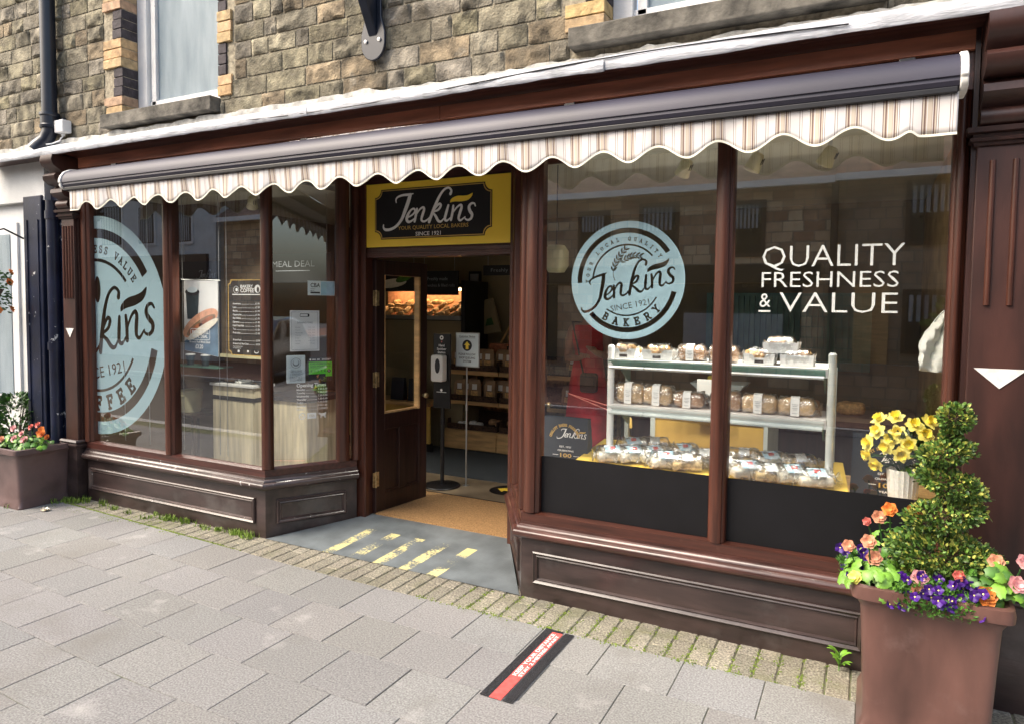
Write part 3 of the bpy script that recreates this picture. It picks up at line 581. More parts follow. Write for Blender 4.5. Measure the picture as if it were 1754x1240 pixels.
def post(x0, x1, z0, z1, m='wood_v', y0=-.012, y1=.07, name='mullion', ribs=True):
    w_ = x1 - x0; pts = [(x0, y1), (x0, .015)]
    if ribs: pts += [(x0 + w_ * .08, y0 + .018), (x0 + w_ * .2, y0 + .014), (x0 + w_ * .22, y0 + .004), (x0 + w_ * .36, y0 - .004), (x0 + w_ * .5, y0 - .006), (x0 + w_ * .64, y0 - .004), (x0 + w_ * .78, y0 + .004), (x0 + w_ * .8, y0 + .014), (x0 + w_ * .92, y0 + .018)]
    else: pts += [(x0, y0), (x1, y0)]
    pts += [(x1, .015), (x1, y1)]
    return obj(name, MB().ext([(a, b_, z0) for a, b_ in pts], (0, 0, z1 - z0)), m, sf, smooth=40)
ZT = 2.535
post(-4.04, -3.925, .485, ZT); post(-3.03, -2.93, .482, ZT); post(.0, .10, .485, ZT, name='corner_post'); post(1.02, 1.105, .482, ZT); post(1.985, 2.045, .485, ZT)
# corner post of the left bay: stands where the glazing turns towards the door
obj('corner_post', MB().tube([(-1.985, .03, .483), (-1.985, .03, ZT)], .042, 12), 'wood_v', sf, smooth=50)
dS = Vector((.345, .59, 0)).normalized(); nS = Vector((dS.y, -dS.x, 0)); SP = frame((-1.98, .0, 0), dS)     # the splayed light, d>0 towards the street
dR = Vector((.37, -.6, 0)).normalized(); RP = frame((-.37, .6, 0), dR)
def splaypost(fr, a, b_, m='wood_v', nm='mullion'):
    pts = [(a, -.06), (a, .0), (a + .01, .012), ((a + b_) / 2, .02), (b_ - .01, .012), (b_, .0), (b_, -.06)]
    obj(nm, MB().ext([fr(p, .483, d) for p, d in pts], (0, 0, ZT - .483)), m, sf, smooth=40)
splaypost(SP, .515, .60); splaypost(SP, .625, .685); splaypost(RP, .03, .12); splaypost(RP, .60, .67)
# glazing, one pane per light
def pane(fr, a, b_, z0=.486, z1=ZT, d=-.042): return obj('glass_pane', MB().add([fr(a, z0, d), fr(b_, z0, d), fr(b_, z1, d), fr(a, z1, d)], [(0, 1, 2, 3)]), 'glass', sf, smooth=0, recalc=False)
FR = frame((0, 0, 0), (1, 0, 0))
pane(FR, -3.93, -3.02); pane(FR, -2.94, -2.0); pane(FR, .095, 1.025); pane(FR, 1.10, 1.99); pane(SP, .03, .52); pane(RP, .12, .61)
obj('head_rail', MB().sweep([(.004, ZT), (.004, 2.60), (-.06, 2.60), (-.06, ZT)], [(-4.04, 0)] + LB[1:]).sweep([(.004, ZT), (.004, 2.60), (-.06, 2.60), (-.06, ZT)], RB), 'wood_darkh', sf, smooth=20)
obj('header_board', MB().box(-4.04, 2.06, .006, .05, 2.595, 2.70), 'wood_darkh', sf, smooth=0)
for a, b_ in ((-4.0, -.55), (-.546, 2.078)): obj('fascia_board', MB().box(a, b_, -.022, .01, 2.692, 2.772), 'fascia', sf, smooth=0, bevel=.002)
obj('cornice', MB().ext([(-5.1, y_, z_) for y_, z_ in ((.01, 2.768), (-.03, 2.771), (-.04, 2.778), (-.075, 2.782), (-.12, 2.79), (-.135, 2.776), (-.19, 2.772), (-.192, 2.80), (-.02, 2.89), (.01, 2.89))], (7.5, 0, 0)), 'wood_darkh', sf, smooth=30)
# pilasters with corbels
def pilaster(x0, x1, beads, plinth=True):
    y = -.055
    p = obj('pilaster', MB().box(x0, x1, y, .02, .48, 2.30), 'pil', sf, smooth=0, bevel=.004)
    b = MB()
    for bx in beads: b.ext([(bx + .011 * math.cos(a), y - .012 * math.sin(a), 1.65) for a in [math.pi * k / 8 for k in range(9)]], (0, 0, .58))
    obj('reeding', b, 'wood_v', p, smooth=50)
    obj('capital', MB().sweep([(0, 2.285), (.012, 2.29), (.014, 2.302), (.026, 2.306), (.028, 2.318), (.016, 2.322), (.018, 2.334), (.036, 2.34), (.038, 2.36), (0, 2.362)], [(x0, .02), (x0, y), (x1, y), (x1, .02)]), 'wood_dark', p, smooth=40)
    prof = [(.0, 2.362), (-.07, 2.362), (-.095, 2.375), (-.105, 2.40), (-.095, 2.425), (-.075, 2.435), (-.085, 2.45), (-.12, 2.46), (-.14, 2.485), (-.135, 2.515), (-.105, 2.53), (-.10, 2.54), (-.155, 2.55), (-.19, 2.58), (-.195, 2.61), (-.18, 2.63), (-.13, 2.64), (-.15, 2.66), (-.20, 2.69), (-.215, 2.73), (-.205, 2.77), (0, 2.77)]
    obj('corbel', MB().ext([(x0 + .004, a, b_) for a, b_ in prof], (x1 - x0 - .008, 0, 0)), 'pil', p, smooth=45)
    pl = MB().box(x0 - .006, x1 + .012, y - .02, .02, -.05, .44); pl.sweep([(0, .435), (.012, .44), (.02, .452), (.02, .462), (.008, .468), (.01, .478), (.022, .486), (.012, .50), (0, .502)], [(x0 - .006, .02), (x0 - .006, y - .02), (x1 + .012, y - .02), (x1 + .012, .02)])
    obj('plinth', pl, 'riser', p, smooth=30)
    return p
pL = pilaster(-4.185, -4.02, [-4.155, -4.118, -4.081, -4.046]); pR = pilaster(2.062, 2.40, [2.118, 2.195, 2.272, 2.345])
obj('reflector_triangle', MB().ext([(-4.15, -.056, 1.405), (-4.045, -.056, 1.405), (-4.098, -.056, 1.33)], (0, -.003, 0)), 'capwhite', pL, smooth=0)
obj('reflector_triangle', MB().ext([(2.085, -.056, 1.395), (2.265, -.056, 1.395), (2.175, -.056, 1.315)], (0, -.003, 0)), 'capwhite', pR, smooth=0)
obj('jamb_board', MB().box(-4.02, -4.0, -.03, .06, .486, 2.6), 'wood_dark', sf, smooth=0); obj('jamb_board', MB().box(2.044, 2.062, -.035, .06, .486, 2.77), 'wood_dark', sf, smooth=0)
# doorway
dj = MB().box(-1.71, -1.585, .585, .72, 0, 2.53); obj('door_jamb', dj, 'wood_v', sf, smooth=0, bevel=.006)
obj('door_jamb', MB().box(-.40, -.34, .585, .72, 0, 2.53), 'wood_v', sf, smooth=0, bevel=.006)
obj('lintel', MB().box(-1.585, -.40, .60, .72, 1.965, 2.03).box(-1.585, -.40, .592, .6, 1.985, 2.0), 'wood_h', sf, smooth=0, bevel=.004)
obj('header_board', MB().box(-1.70, -.37, .615, .7, 2.03, 2.55), 'wood_darkh', sf, smooth=0)
obj('porch_soffit', MB().box(-2.0, .02, .04, .72, 2.545, 2.59), 'wood_darkh', sf, smooth=0)
# half-glazed door leaf, open inwards: frame in the plane of the leaf, x from hinge to free edge
def leaf(o, u):
    fr = frame(o, u); t = .045
    def bx(mb, a, b_, z0, z1, d0=-t / 2, d1=t / 2): mb.add([fr(a, z0, d0), fr(b_, z0, d0), fr(b_, z0, d1), fr(a, z0, d1), fr(a, z1, d0), fr(b_, z1, d0), fr(b_, z1, d1), fr(a, z1, d1)], [(0, 3, 2, 1), (4, 5, 6, 7), (0, 1, 5, 4), (1, 2, 6, 5), (2, 3, 7, 6), (3, 0, 4, 7)]); return mb
    W_, H = .565, 1.89; mb = MB(); bx(mb, 0, .09, 0, H); bx(mb, W_ - .09, W_, 0, H); bx(mb, .09, W_ - .09, 0, .14); bx(mb, .09, W_ - .09, H - .11, H); bx(mb, .09, W_ - .09, .62, .74); bx(mb, .25, .315, .14, .62)
    bx(mb, .09, .25, .14, .62, -.008, .008); bx(mb, .315, W_ - .09, .14, .62, -.008, .008)
    d = obj('door', mb, 'wood_dark', sf, smooth=0, bevel=.004)
    mm = MB()
    for a, b_ in ((.09, .25), (.315, W_ - .09)):
        for s in (-1, 1):
            for q in ((a, a + .012, .14, .62), (b_ - .012, b_, .14, .62), (a + .012, b_ - .012, .14, .152), (a + .012, b_ - .012, .608, .62)): bx(mm, *q, .008 * s, .018 * s)
    obj('panel_bead', mm, 'wood_dark', d, smooth=0)
    gb = MB(); bx(gb, .09, .102, .74, H - .11, -.018, .018); bx(gb, W_ - .108, W_ - .09, .74, H - .11, -.018, .03); bx(gb, .102, W_ - .108, .74, .752, -.018, .018)
    obj('glazing_bead', gb, 'oak', d, smooth=0)
    obj('door_glass', MB().add([fr(.1, .75), fr(W_ - .1, .75), fr(W_ - .1, H - .11), fr(.1, H - .11)], [(0, 1, 2, 3)]), 'glass_thin', d, smooth=0)
    for z in (.2, .95, 1.55):
        hb = MB(); bx(hb, -.03, .03, z, z + .11, t / 2, t / 2 + .004); hb.tube([fr(-.004, z - .004, t / 2 + .006), fr(-.004, z + .114, t / 2 + .006)], .007, 8); obj('hinge', hb, 'brass', d)
    kb = MB().lathe([(.0001, 0), (.012, .0), (.012, .012), (.02, .02), (.024, .032), (.018, .044), (.0001, .047)], (0, 0, 0), 14)
    K = MB(); K.add([fr(W_ - .045, .84, t / 2) + (fr(1, 0, 0) - fr(0, 0, 0)) * v[0] + Vector((0, 0, 1)) * v[1] + (fr(0, 0, 1) - fr(0, 0, 0)) * v[2] for v in kb.v], kb.f); obj('door_knob', K, 'brass', d)
    return d
leaf((-1.572, .665, .068), (.128, .992, 0)); leaf((-.418, .668, .068), (-.03, 1, 0))
# frosted and printed film on the glass
FI = frame((0, .048, 0), (1, 0, 0)); FO = frame((0, .0385, 0), (1, 0, 0))
v = MB().sheet(rrect(.095, .486, 1.025, .80), FO).sheet(rrect(1.10, .486, 1.99, .80), FO); obj('black_vinyl', v, 'vinyl', sf, smooth=0, recalc=False)
rd = roundel(.306, 'YOUR LOCAL QUALITY', 'BAKERY', 8.6, 15.5)
obj('round_decal', MB().sheet(rd, FI, 0, 1, (.565, 1.766)), 'film', sf, smooth=0, recalc=False)
rd = roundel(.885, 'QUALITY FRESHNESS VALUE', 'COFFEE', 6.4, 13.5, wheat=False, half=True, th=.062)
obj('round_decal', MB().sheet(rd, FI, 0, 1, (-3.922, 1.43)), 'film_thin', sf, smooth=0, recalc=False)
def fit(s, x0, x1, z0, h, bold=-.012, sp=1.0, n=400):
    t = text(s, 1, 'LEFT', bold, sp); xs = [p[0] for p in t[0]]; ys = [p[1] for p in t[0]]; a = (x1 - x0) / (max(xs) - min(xs)); k = h / .69
    return [((x - min(xs)) * a + x0, y * k + z0) for x, y in t[0]], t[1]
L = cat(fit('QUALITY', 1.235, 1.827, 1.822, .100, -.010), fit('FRESHNESS', 1.235, 1.807, 1.728, .072, -.006), fit('VALUE', 1.318, 1.807, 1.612, .093, -.010), fit('&', 1.228, 1.278, 1.635, .066, 0), rrect(1.225, 1.611, 1.278, 1.619))
obj('window_lettering', MB().sheet(L, FI, .002), 'ink', sf, smooth=0, recalc=False)
# ================================================================ AWNING
aw = tag(empty('awning', (-.9, -.15, 2.5)), 'retracted awning with dark grey cassette and striped scalloped valance above the windows', 'awning')
prof = [(-.07, 2.50), (-.07, 2.60), (-.10, 2.622), (-.15, 2.632), (-.20, 2.624), (-.24, 2.602), (-.262, 2.572), (-.272, 2.545), (-.274, 2.522), (-.266, 2.518), (-.268, 2.505), (-.258, 2.488), (-.235, 2.478), (-.20, 2.474), (-.12, 2.478)]
obj('cassette', MB().ext([(-3.80, a, b) for a, b in prof], (5.775, 0, 0)), 'awning', aw, smooth=32)
cy, cz = -.172, 2.552
for x0 in (-3.825, 1.975):
    P = [(cy + (a - cy) * 1.09, cz + (b - cz) * 1.1) for a, b in prof if not (a > -.08 and b < 2.55)]
    obj('end_cap', MB().ext([(x0, a, b) for a, b in P], (.028, 0, 0)), 'capwhite', aw, smooth=40, bevel=.005)
obj('valance_rail', MB().box(-3.79, 1.97, -.262, -.225, 2.462, 2.486), 'black', aw, smooth=0, bevel=.004)
n = 700; rows = 5; vs = []; xa, xb = -3.74, 1.975; HM = []
def vz(x):
    z = 2.338 + .031 * math.cos(2 * math.pi * (x - .12) / .2714 + math.pi)
    t = max(0, min(1, (x - 1.80) / .05)) + max(0, min(1, (-3.60 - x) / .05)); t = t * t * (3 - 2 * t) if t < 1 else 1
    return z * (1 - t) + (2.312) * t
for i in range(n + 1):
    x = xa + (xb - xa) * i / n; zb = vz(x); zt = 2.468
    for j in range(rows + 1):
        q = j / rows; z = zt + (zb - zt) * q; y = -.243 + q * (.005 * math.sin(x * 23 + 1) + .007 * math.sin(x * 7.3) + .004 * math.sin(x * 41)) + .008 * q
        vs.append((x, y, z))
    HM.append((x, vs[-1][1], zb))
mb = MB().add(vs, [(i * (rows + 1) + j, (i + 1) * (rows + 1) + j, (i + 1) * (rows + 1) + j + 1, i * (rows + 1) + j + 1) for i in range(n) for j in range(rows)])
va = obj('valance', mb, 'awncloth', aw, smooth=180, recalc=False); sm = va.modifiers.new('s', 'SOLIDIFY'); sm.thickness = .0015
mb = MB(); k = 4
for i, (x, y, z) in enumerate(HM): mb.v += [(x, y - .0028, z - .003), (x, y - .0028, z + .0065), (x, y + .0025, z + .0065), (x, y + .0025, z - .003)]
mb.f = [(i * 4 + j, (i + 1) * 4 + j, (i + 1) * 4 + (j + 1) % 4, i * 4 + (j + 1) % 4) for i in range(n) for j in range(4)]
obj('hem', mb, 'hem', va, smooth=0)
for x in (-3.4, -1.5, .3, 1.8): obj('bracket', MB().box(x - .03, x + .03, -.12, .006, 2.60, 2.66), 'black', aw, smooth=0, bevel=.004)
obj('fabric_roll', MB().tube([(-1.9, -.10, 2.62), (-1.4, -.10, 2.630), (-.9, -.10, 2.632), (-.35, -.10, 2.62)], .03, 12), 'awncloth', aw)

# ================================================================ SIGN OVER THE DOOR
sg = tag(empty('shop_sign', (-1.02, .6, 2.04)), 'yellow sign with black notched panel and white script above the bakery door', 'sign')
SF = frame((-1.655, .598, 2.040), (1, 0, 0))
obj('sign_board', MB().box(-1.655, -.387, .598, .612, 2.04, 2.49), 'yellow', sg, smooth=0, bevel=.002)
def notch(x0, y0, x1, y1, r):
    p = []
    for cx, cy_, a0 in ((x0, y0, 90), (x1, y0, 180), (x1, y1, 270), (x0, y1, 0)):
        p += [(cx + r * math.cos(R(a0 - 90 * k / 8)), cy_ + r * math.sin(R(a0 - 90 * k / 8))) for k in range(9)]
    return p
U = lambda p: tr(p)
x0, y0 = .148, .052; x1, y1 = 1.115, .405; r_ = .055
def sheetobj(nm, vf, fr, m, par, d=.002): return obj(nm, MB().sheet(vf, fr, d), m, par, smooth=0, recalc=False)
sheetobj('black_panel', cdt(poly(notch(x0, y0, x1, y1, r_))), SF, 'board_black', sg, .002)
ring = cdt(poly(notch(x0 + .006, y0 + .006, x1 - .006, y1 - .006, r_)), poly(notch(x0 + .012, y0 + .012, x1 - .012, y1 - .012, r_)))
sheetobj('gold_line', ring, SF, 'gold', sg, .004)
sheetobj('script_lettering', SCRIPT, SF, 'ink', sg, .0045); sheetobj('leaf_flourish', LEAF, SF, 'yellow', sg, .0045)
sheetobj('small_lettering', fit('YOUR QUALITY LOCAL BAKERS', .355, .935, .115, .026, .006), SF, 'gold', sg, .0045)
sheetobj('small_lettering', fit('SINCE 1921', .505, .715, .070, .026, .012), SF, 'ink', sg, .0045)

# ================================================================ FITTINGS ON THE WALL
dp = tag(empty('downpipe', (-4.3, -.06, 2.85)), 'glossy blue-black cast iron downpipe on the stone wall left of the sash window', 'downpipe')
obj('pipe', MB().tube([(-4.275, -.075, 3.06), (-4.275, -.075, 4.6)], .056, 18), 'pipe', dp)
obj('collar', MB().lathe([(.056, 0), (.072, .0), (.074, .02), (.066, .03), (.066, .09), (.074, .10), (.072, .12), (.056, .122)], (-4.275, -.075, 3.02), 18), 'pipe', dp)
obj('shoe', MB().tube([(-4.275, -.075, 3.05), (-4.275, -.078, 2.99), (-4.30, -.09, 2.93), (-4.35, -.12, 2.88), (-4.37, -.14, 2.84)], [.056, .056, .058, .062, .068], 16), 'pipe', dp)
obj('clip', MB().box(-4.37, -4.18, -.03, 0, 3.08, 3.11), 'pipe', dp, smooth=0, bevel=.003)
jb = tag(empty('junction_box', (-4.13, -.06, 2.93)), 'small white cable junction box on the wall beside the downpipe foot', 'junction box')
obj('case', MB().box(-4.205, -4.09, -.085, -.01, 2.975, 3.075), 'winwhite', jb, smooth=0, bevel=.008)
obj('gland', MB().tube([(-4.15, -.045, 2.976), (-4.15, -.045, 2.955)], .014, 10), 'capwhite', jb); obj('cable', MB().tube([(-4.15, -.045, 2.955), (-4.16, -.06, 2.93), (-4.12, -.09, 2.905), (-4.17, -.12, 2.88), (-4.2, -.15, 2.87)], .006, 6), 'winwhite', jb)
hb = tag(empty('hanging_bracket', (-1.02, -.03, 3.1)), 'dark blue iron wall plate with pale bolts at the foot of a projecting bracket', 'bracket')
vf = cat(rrect(-.055, .0, .055, .5)); P = [(.088 * math.cos(a), .1 * math.sin(a)) for a in [math.pi + math.pi * k / 20 for k in range(21)]] + [(.088, .06), (.06, .15), (.055, .55), (-.055, .55), (-.06, .15), (-.088, .06)]
BF = frame((-1.015, -.045, 3.19), (1, 0, 0)); mb = MB().ext([BF(a, b) for a, b in P], (0, .02, 0)); obj('plate', mb, 'pipe', hb, smooth=30, bevel=.004)
obj('arm', MB().ext([(-1.045, -.046, 3.23), (-1.045, -.046, 3.6), (-1.045, -.26, 3.6)], (.06, 0, 0)), 'pipe', hb, smooth=0, bevel=.006)
for x in (-.05, .05): obj('bolt', MB().lathe([(.011, 0), (.011, .006), (.0001, .009)], (0, 0, 0), 10), 'white', hb, local=True).location = Vector((x + .005, -.018, .105))
for o in hb.children:
    if o.name.startswith('bolt'): o.rotation_euler.x = R(90)

# ================================================================ PAPERS AND STICKERS ON THE GLASS
GF = lambda d: (lambda x, y, q=0: SP(x, y, q + d))
def card(name, label, cat_, fr, x0, z0, x1, z1, m, th=.003, r=0):
    t = tag(empty(name, fr((x0 + x1) / 2, z0)), label, cat_)
    vf = rrect(x0, z0, x1, z1, r); n_ = len(vf[0]); a = [fr(x, y, 0) for x, y in vf[0]]; b = [fr(x, y, -th) for x, y in vf[0]]
    obj('sheet', MB().add(a + b, [tuple(range(n_)), tuple(reversed(range(n_, 2 * n_)))] + [(i, (i + 1) % n_, n_ + (i + 1) % n_, n_ + i) for i in range(n_)]), m, t, smooth=0); return t
def rows(L, x0, z0, dz, h, xr=None, bold=.01, lead=True, m='ink'):
    out = []
    for i, it in enumerate(L):
        a, b = it if isinstance(it, tuple) else (it, None); t = text(a, h, 'LEFT', bold); out.append(xf(t, 1, 0, x0, z0 - i * dz))
        if b:
            t2 = text(b, h, 'LEFT', bold); w2 = max(p[0] for p in t2[0]); out.append(xf(t2, 1, 0, xr - w2, z0 - i * dz))
            if lead:
                w1 = max(p[0] for p in t[0]); out.append(rrect(x0 + w1 + .005, z0 - i * dz + .001, xr - w2 - .006, z0 - i * dz + .0025))
    return cat(*out)
G = GF(-.046)
c = card('paper_notice', 'white laminated opening hours notice with a black clip, highest sheet in the angled window', 'notice', G, .186, 1.29, .393, 1.578, 'white')
sheetobj('printing', cat(cdt(rrect(.196, 1.30, .383, 1.568), rrect(.1985, 1.3025, .3805, 1.5655)), fit('OPENING TIMES', .235, .345, 1.485, .013, 0), rows([(a, b) for a, b in (('Monday', '7.30 - 5.00'), ('Tuesday', '7.30 - 5.00'), ('Wednesday', '7.30 - 5.00'), ('Thursday', '7.30 - 5.00'), ('Friday', '7.30 - 5.00'), ('Saturday', '8.00 - 1.00'), ('Sunday', 'Closed'))], .222, 1.455, .019, .011, .36, 0, False)), G, 'inkgrey', c, .001)
sheetobj('clip_mark', cdt(rrect(.255, 1.533, .322, 1.556, .006), rrect(.258, 1.537, .31, 1.552, .004)), G, 'inkdark', c, .001)
c = card('window_sticker', 'small pale blue and white bakery association sticker near the top of the angled window', 'sticker', G, .311, 1.687, .506, 1.79, 'palepaper', .0015)
sheetobj('blue_half', rrect(.405, 1.69, .503, 1.787), G, 'skyblue', c, .001); sheetobj('printing', cat(fit('CBA', .33, .4, 1.745, .028, .02), rrect(.33, 1.70, .398, 1.712), rows(['National', 'Bakery'], .33, 1.73, .013, .010)), G, 'inkdark', c, .0015)
c = card('pasty_notice', 'white notice with round wave emblem reading genuine Cornish pasties', 'notice', G, .16, 1.067, .291, 1.262, 'palepaper', .002, .006)
em = cat(cdt(disc(.226, 1.208, .036), disc(.226, 1.208, .033)), cdt(disc(.226, 1.208, .023), disc(.226, 1.213, .018)))
sheetobj('printing', cat(em, *[fit(s, .183, .27, z, .016, .0) for s, z in (('GENUINE', 1.143), ('CORNISH', 1.121), ('PASTIES', 1.099), ('SOLD HERE', 1.08))]), G, 'inkgrey', c, .001)
c = card('rating_sticker', 'black and bright green food hygiene rating sticker beside the pasties notice', 'sticker', G, .313, 1.075, .487, 1.245, 'board_black', .0015)
sheetobj('green_band', cat(rrect(.316, 1.125, .484, 1.212), rrect(.437, 1.107, .484, 1.125)), G, 'green', c, .001)
sheetobj('printing', cat(fit('FOOD HYGIENE RATING', .324, .476, 1.192, .012, .015), fit('SGORIO HYLENDID BWYD', .324, .476, 1.175, .010, .01), rrect(.316, 1.168, .484, 1.169), *[xf(text(str(i), .022, 'CENTER', .01), 1, 0, .335 + i * .024, 1.14) for i in range(5)], disc(.462, 1.146, .0125)), G, 'inkdark', c, .0015)
sheetobj('white_printing', cat(xf(text('5', .02, 'CENTER', .02), 1, 0, .462, 1.139), disc(.327, 1.229, .006), rrect(.34, 1.225, .365, 1.232), rrect(.375, 1.225, .395, 1.232), rrect(.41, 1.231, .475, 1.234), rrect(.41, 1.224, .465, 1.227)), G, 'ink', c, .002)
L = [fit('Opening Times', .229, .44, 1.037, .024, .025), rows([('Monday', '7.30-5.00'), ('Tuesday', '7.30-5.00'), ('Wednesday', '7.30-5.00'), ('Thursday', '7.30-5.00'), ('Friday', '7.30-5.00'), ('Saturday', '8.00-1.00'), ('Sunday', 'CLOSED')], .229, 1.012, .0235, .0185, .45, .028)]
L += [cdt(disc(.268, .828, .024), cat(disc(.268, .828, .018))), xf(rrect(-.018, -.003, .018, .003), 1, R(-45), .268, .828), cdt(rrect(.303, .806, .368, .848, .003), fit('VISA', .315, .358, .819, .018, .02))]
dog = [(.385, .842), (.395, .848), (.402, .84), (.43, .842), (.44, .85), (.442, .84), (.436, .826), (.438, .806), (.43, .806), (.424, .82), (.41, .82), (.406, .806), (.398, .806), (.4, .824), (.395, .832), (.386, .834)]
L.append(cdt(poly(dog)))
tag(sheetobj('opening_times_lettering', cat(*L), G, 'ink', None, .0), 'white opening times lettering with visa and assistance dog symbols on the angled glass', 'lettering')
# hanging poster and coffee menu board behind the left window
HF = frame((0, .15, 0), (1, 0, 0))
pt = tag(empty('poster', (-2.79, .15, 1.24)), 'white hanging poster of takeaway coffee cup and filled brunch roll', 'poster')
mb = MB(); P4 = [(-2.985, 1.26), (-2.61, 1.225), (-2.612, 1.79), (-2.985, 1.80)]; mb.add([HF(a, b) for a, b in P4] + [HF(a, b, -.002) for a, b in P4], [(0, 1, 2, 3), (7, 6, 5, 4), (0, 4, 5, 1), (1, 5, 6, 2), (2, 6, 7, 3), (3, 7, 4, 0)]); obj('sheet', mb, 'white', pt, smooth=0)
obj('hanging_rod', MB().tube([HF(-3.01, 1.80), HF(-2.585, 1.79)], .005, 8), 'steel', pt)
bl = [(-2.983, 1.262), (-2.612, 1.227), (-2.612, 1.52), (-2.70, 1.47), (-2.80, 1.40), (-2.90, 1.37), (-2.983, 1.33)]; sheetobj('blue_background', cdt(poly(bl)), HF, 'poster_blue', pt, .001)
cup = [(-2.945, 1.50), (-2.83, 1.50), (-2.815, 1.70), (-2.96, 1.70)]; sheetobj('cup_picture', cat(cdt(poly(cup)), xf(disc(0, 0, 1, 30), 1)) if 0 else cdt(poly(cup)), HF, 'cupdk', pt, .002)
el = lambda cx, cy_, a, b, rot=0: poly([(cx + a * math.cos(t) * math.cos(rot) - b * math.sin(t) * math.sin(rot), cy_ + a * math.cos(t) * math.sin(rot) + b * math.sin(t) * math.cos(rot)) for t in [2 * math.pi * k / 28 for k in range(28)]])
sheetobj('cup_lid', cat(el(-2.887, 1.705, .08, .028)), HF, 'inkdark', pt, .003); sheetobj('lid_top', el(-2.885, 1.722, .058, .022), HF, 'palepaper', pt, .004)
sheetobj('bread_picture', el(-2.80, 1.47, .21, .075, R(26)), HF, 'peach', pt, .005); sheetobj('roll_inside', el(-2.79, 1.455, .175, .042, R(26)), HF, 'kraft', pt, .006); sheetobj('sausage_picture', cat(el(-2.85, 1.43, .085, .022, R(26)), el(-2.735, 1.485, .085, .022, R(26))), HF, 'sausage', pt, .007)
sheetobj('crust_picture', el(-2.77, 1.425, .19, .03, R(26)), HF, 'icing', pt, .008)
sheetobj('printing', cat(fit('BRUNCH ROLL', -2.885, -2.705, 1.392, .024, .02), fit('MEAL DEAL', -2.875, -2.715, 1.36, .024, .02), cdt(rrect(-2.905, 1.345, -2.69, 1.43, .015), rrect(-2.901, 1.349, -2.694, 1.426, .013)), fit('Brunch Roll Meal Deal', -2.915, -2.69, 1.322, .016, .015), fit('£3.20', -2.85, -2.765, 1.28, .03, .02)), HF, 'ink', pt, .009)
mn = tag(empty('menu_board', (-2.33, .15, 1.25)), 'black coffee price board with gold notched border hanging beside the poster', 'menu board')
nb = notch(-2.50, 1.245, -2.13, 1.795, .03); mb = MB().ext([HF(a, b) for a, b in nb], (0, .006, 0)); obj('board', mb, 'board_black', mn, smooth=0)
sheetobj('gold_border', cdt(poly(nb), poly(notch(-2.494, 1.251, -2.136, 1.789, .03))), HF, 'gold', mn, .002)
items = [('Americano', '£1.90'), ('Latte', '£1.90'), ('Mocha', '£1.90'), ('Cappuccino', '£1.90'), ('Flat White', '£1.90'), ('Espresso', '£1.40'), ('Hot Chocolate', '£1.90'), ('Tea', '£1.30'), ('Fruit Juice', '£1.40')]
L = [fit('BAKERY', -2.372, -2.245, 1.735, .022, .02), fit('COFFEE', -2.372, -2.235, 1.703, .028, .02), rrect(-2.455, 1.684, -2.175, 1.691), rows(items, -2.452, 1.615, .0265, .019, -2.18, .01), rows([('Brunch Roll', '£2.00'), ('Brunch Roll Meal Deal', '£3.20')], -2.452, 1.352, .027, .0175, -2.18, .01), rows(['Brunch Roll, Tea, Coffee', 'or Cappuccino to go'], -2.452, 1.307, .012, .010)]
L += [cdt(disc(-2.415, 1.722, .027), cat(disc(-2.415, 1.722, .024))), disc(-2.41, 1.722, .012), cdt(disc(-2.20, 1.728, .029), el(-2.195, 1.722, .012, .02)), rrect(-2.405, 1.268, -2.385, 1.285), el(-2.3, 1.278, .01, .008), cdt(el(-2.215, 1.277, .022, .012), el(-2.215, 1.28, .018, .009))]
sheetobj('printing', cat(*L), HF, 'ink', mn, .003)
wr = tag(empty('hanging_wires', (-3.0, .15, .5)), 'thin steel display wires strung floor to ceiling behind the left window', 'wires')
for x in (-3.72, -3.41, -3.0, -2.60, -2.52, -2.11): obj('wire', MB().tube([(x, .15, .49), (x, .15, 2.48)], .0035 if x < -3.2 else .0025, 6), 'steel', wr)
# red and black distancing strip stuck on the paving
ms = tag(empty('floor_sticker', (.33, -.5, 0)), 'red distancing strip with white lettering between black anti-slip tapes on the slabs', 'floor sticker')
MF = frame((.0, 0, .003), (0, 1, 0), (-1, 0, 0))   # x along +y, y towards -x
def strip(nm, x0, x1, y0, y1, m, z): obj(nm, MB().add([(a, b, z) for a, b in ((x0, y0), (x1, y0), (x1, y1), (x0, y1))], [(0, 1, 2, 3)]), m, ms, smooth=0)
mat('grit', (.014, .014, .018), rough=.7, var=.9, vs=120, bump=1, bs=200)
strip('anti_slip_tape', .297, .342, -.98, -.30, 'grit', .0045); strip('anti_slip_tape', .405, .452, -.98, -.31, 'grit', .0045); strip('black_end', .342, .392, -.325, -.303, 'grit', .0045); strip('printed_strip', .342, .398, -.98, -.327, 'redtape', .0045)
sheetobj('lettering', cat(fit('KEEP YOUR DISTANCE', -.78, -.345, -.367, .019, .02), fit('STAY 2 METRES APART', -.78, -.355, -.392, .016, .02)), MF, 'ink', ms, .002)
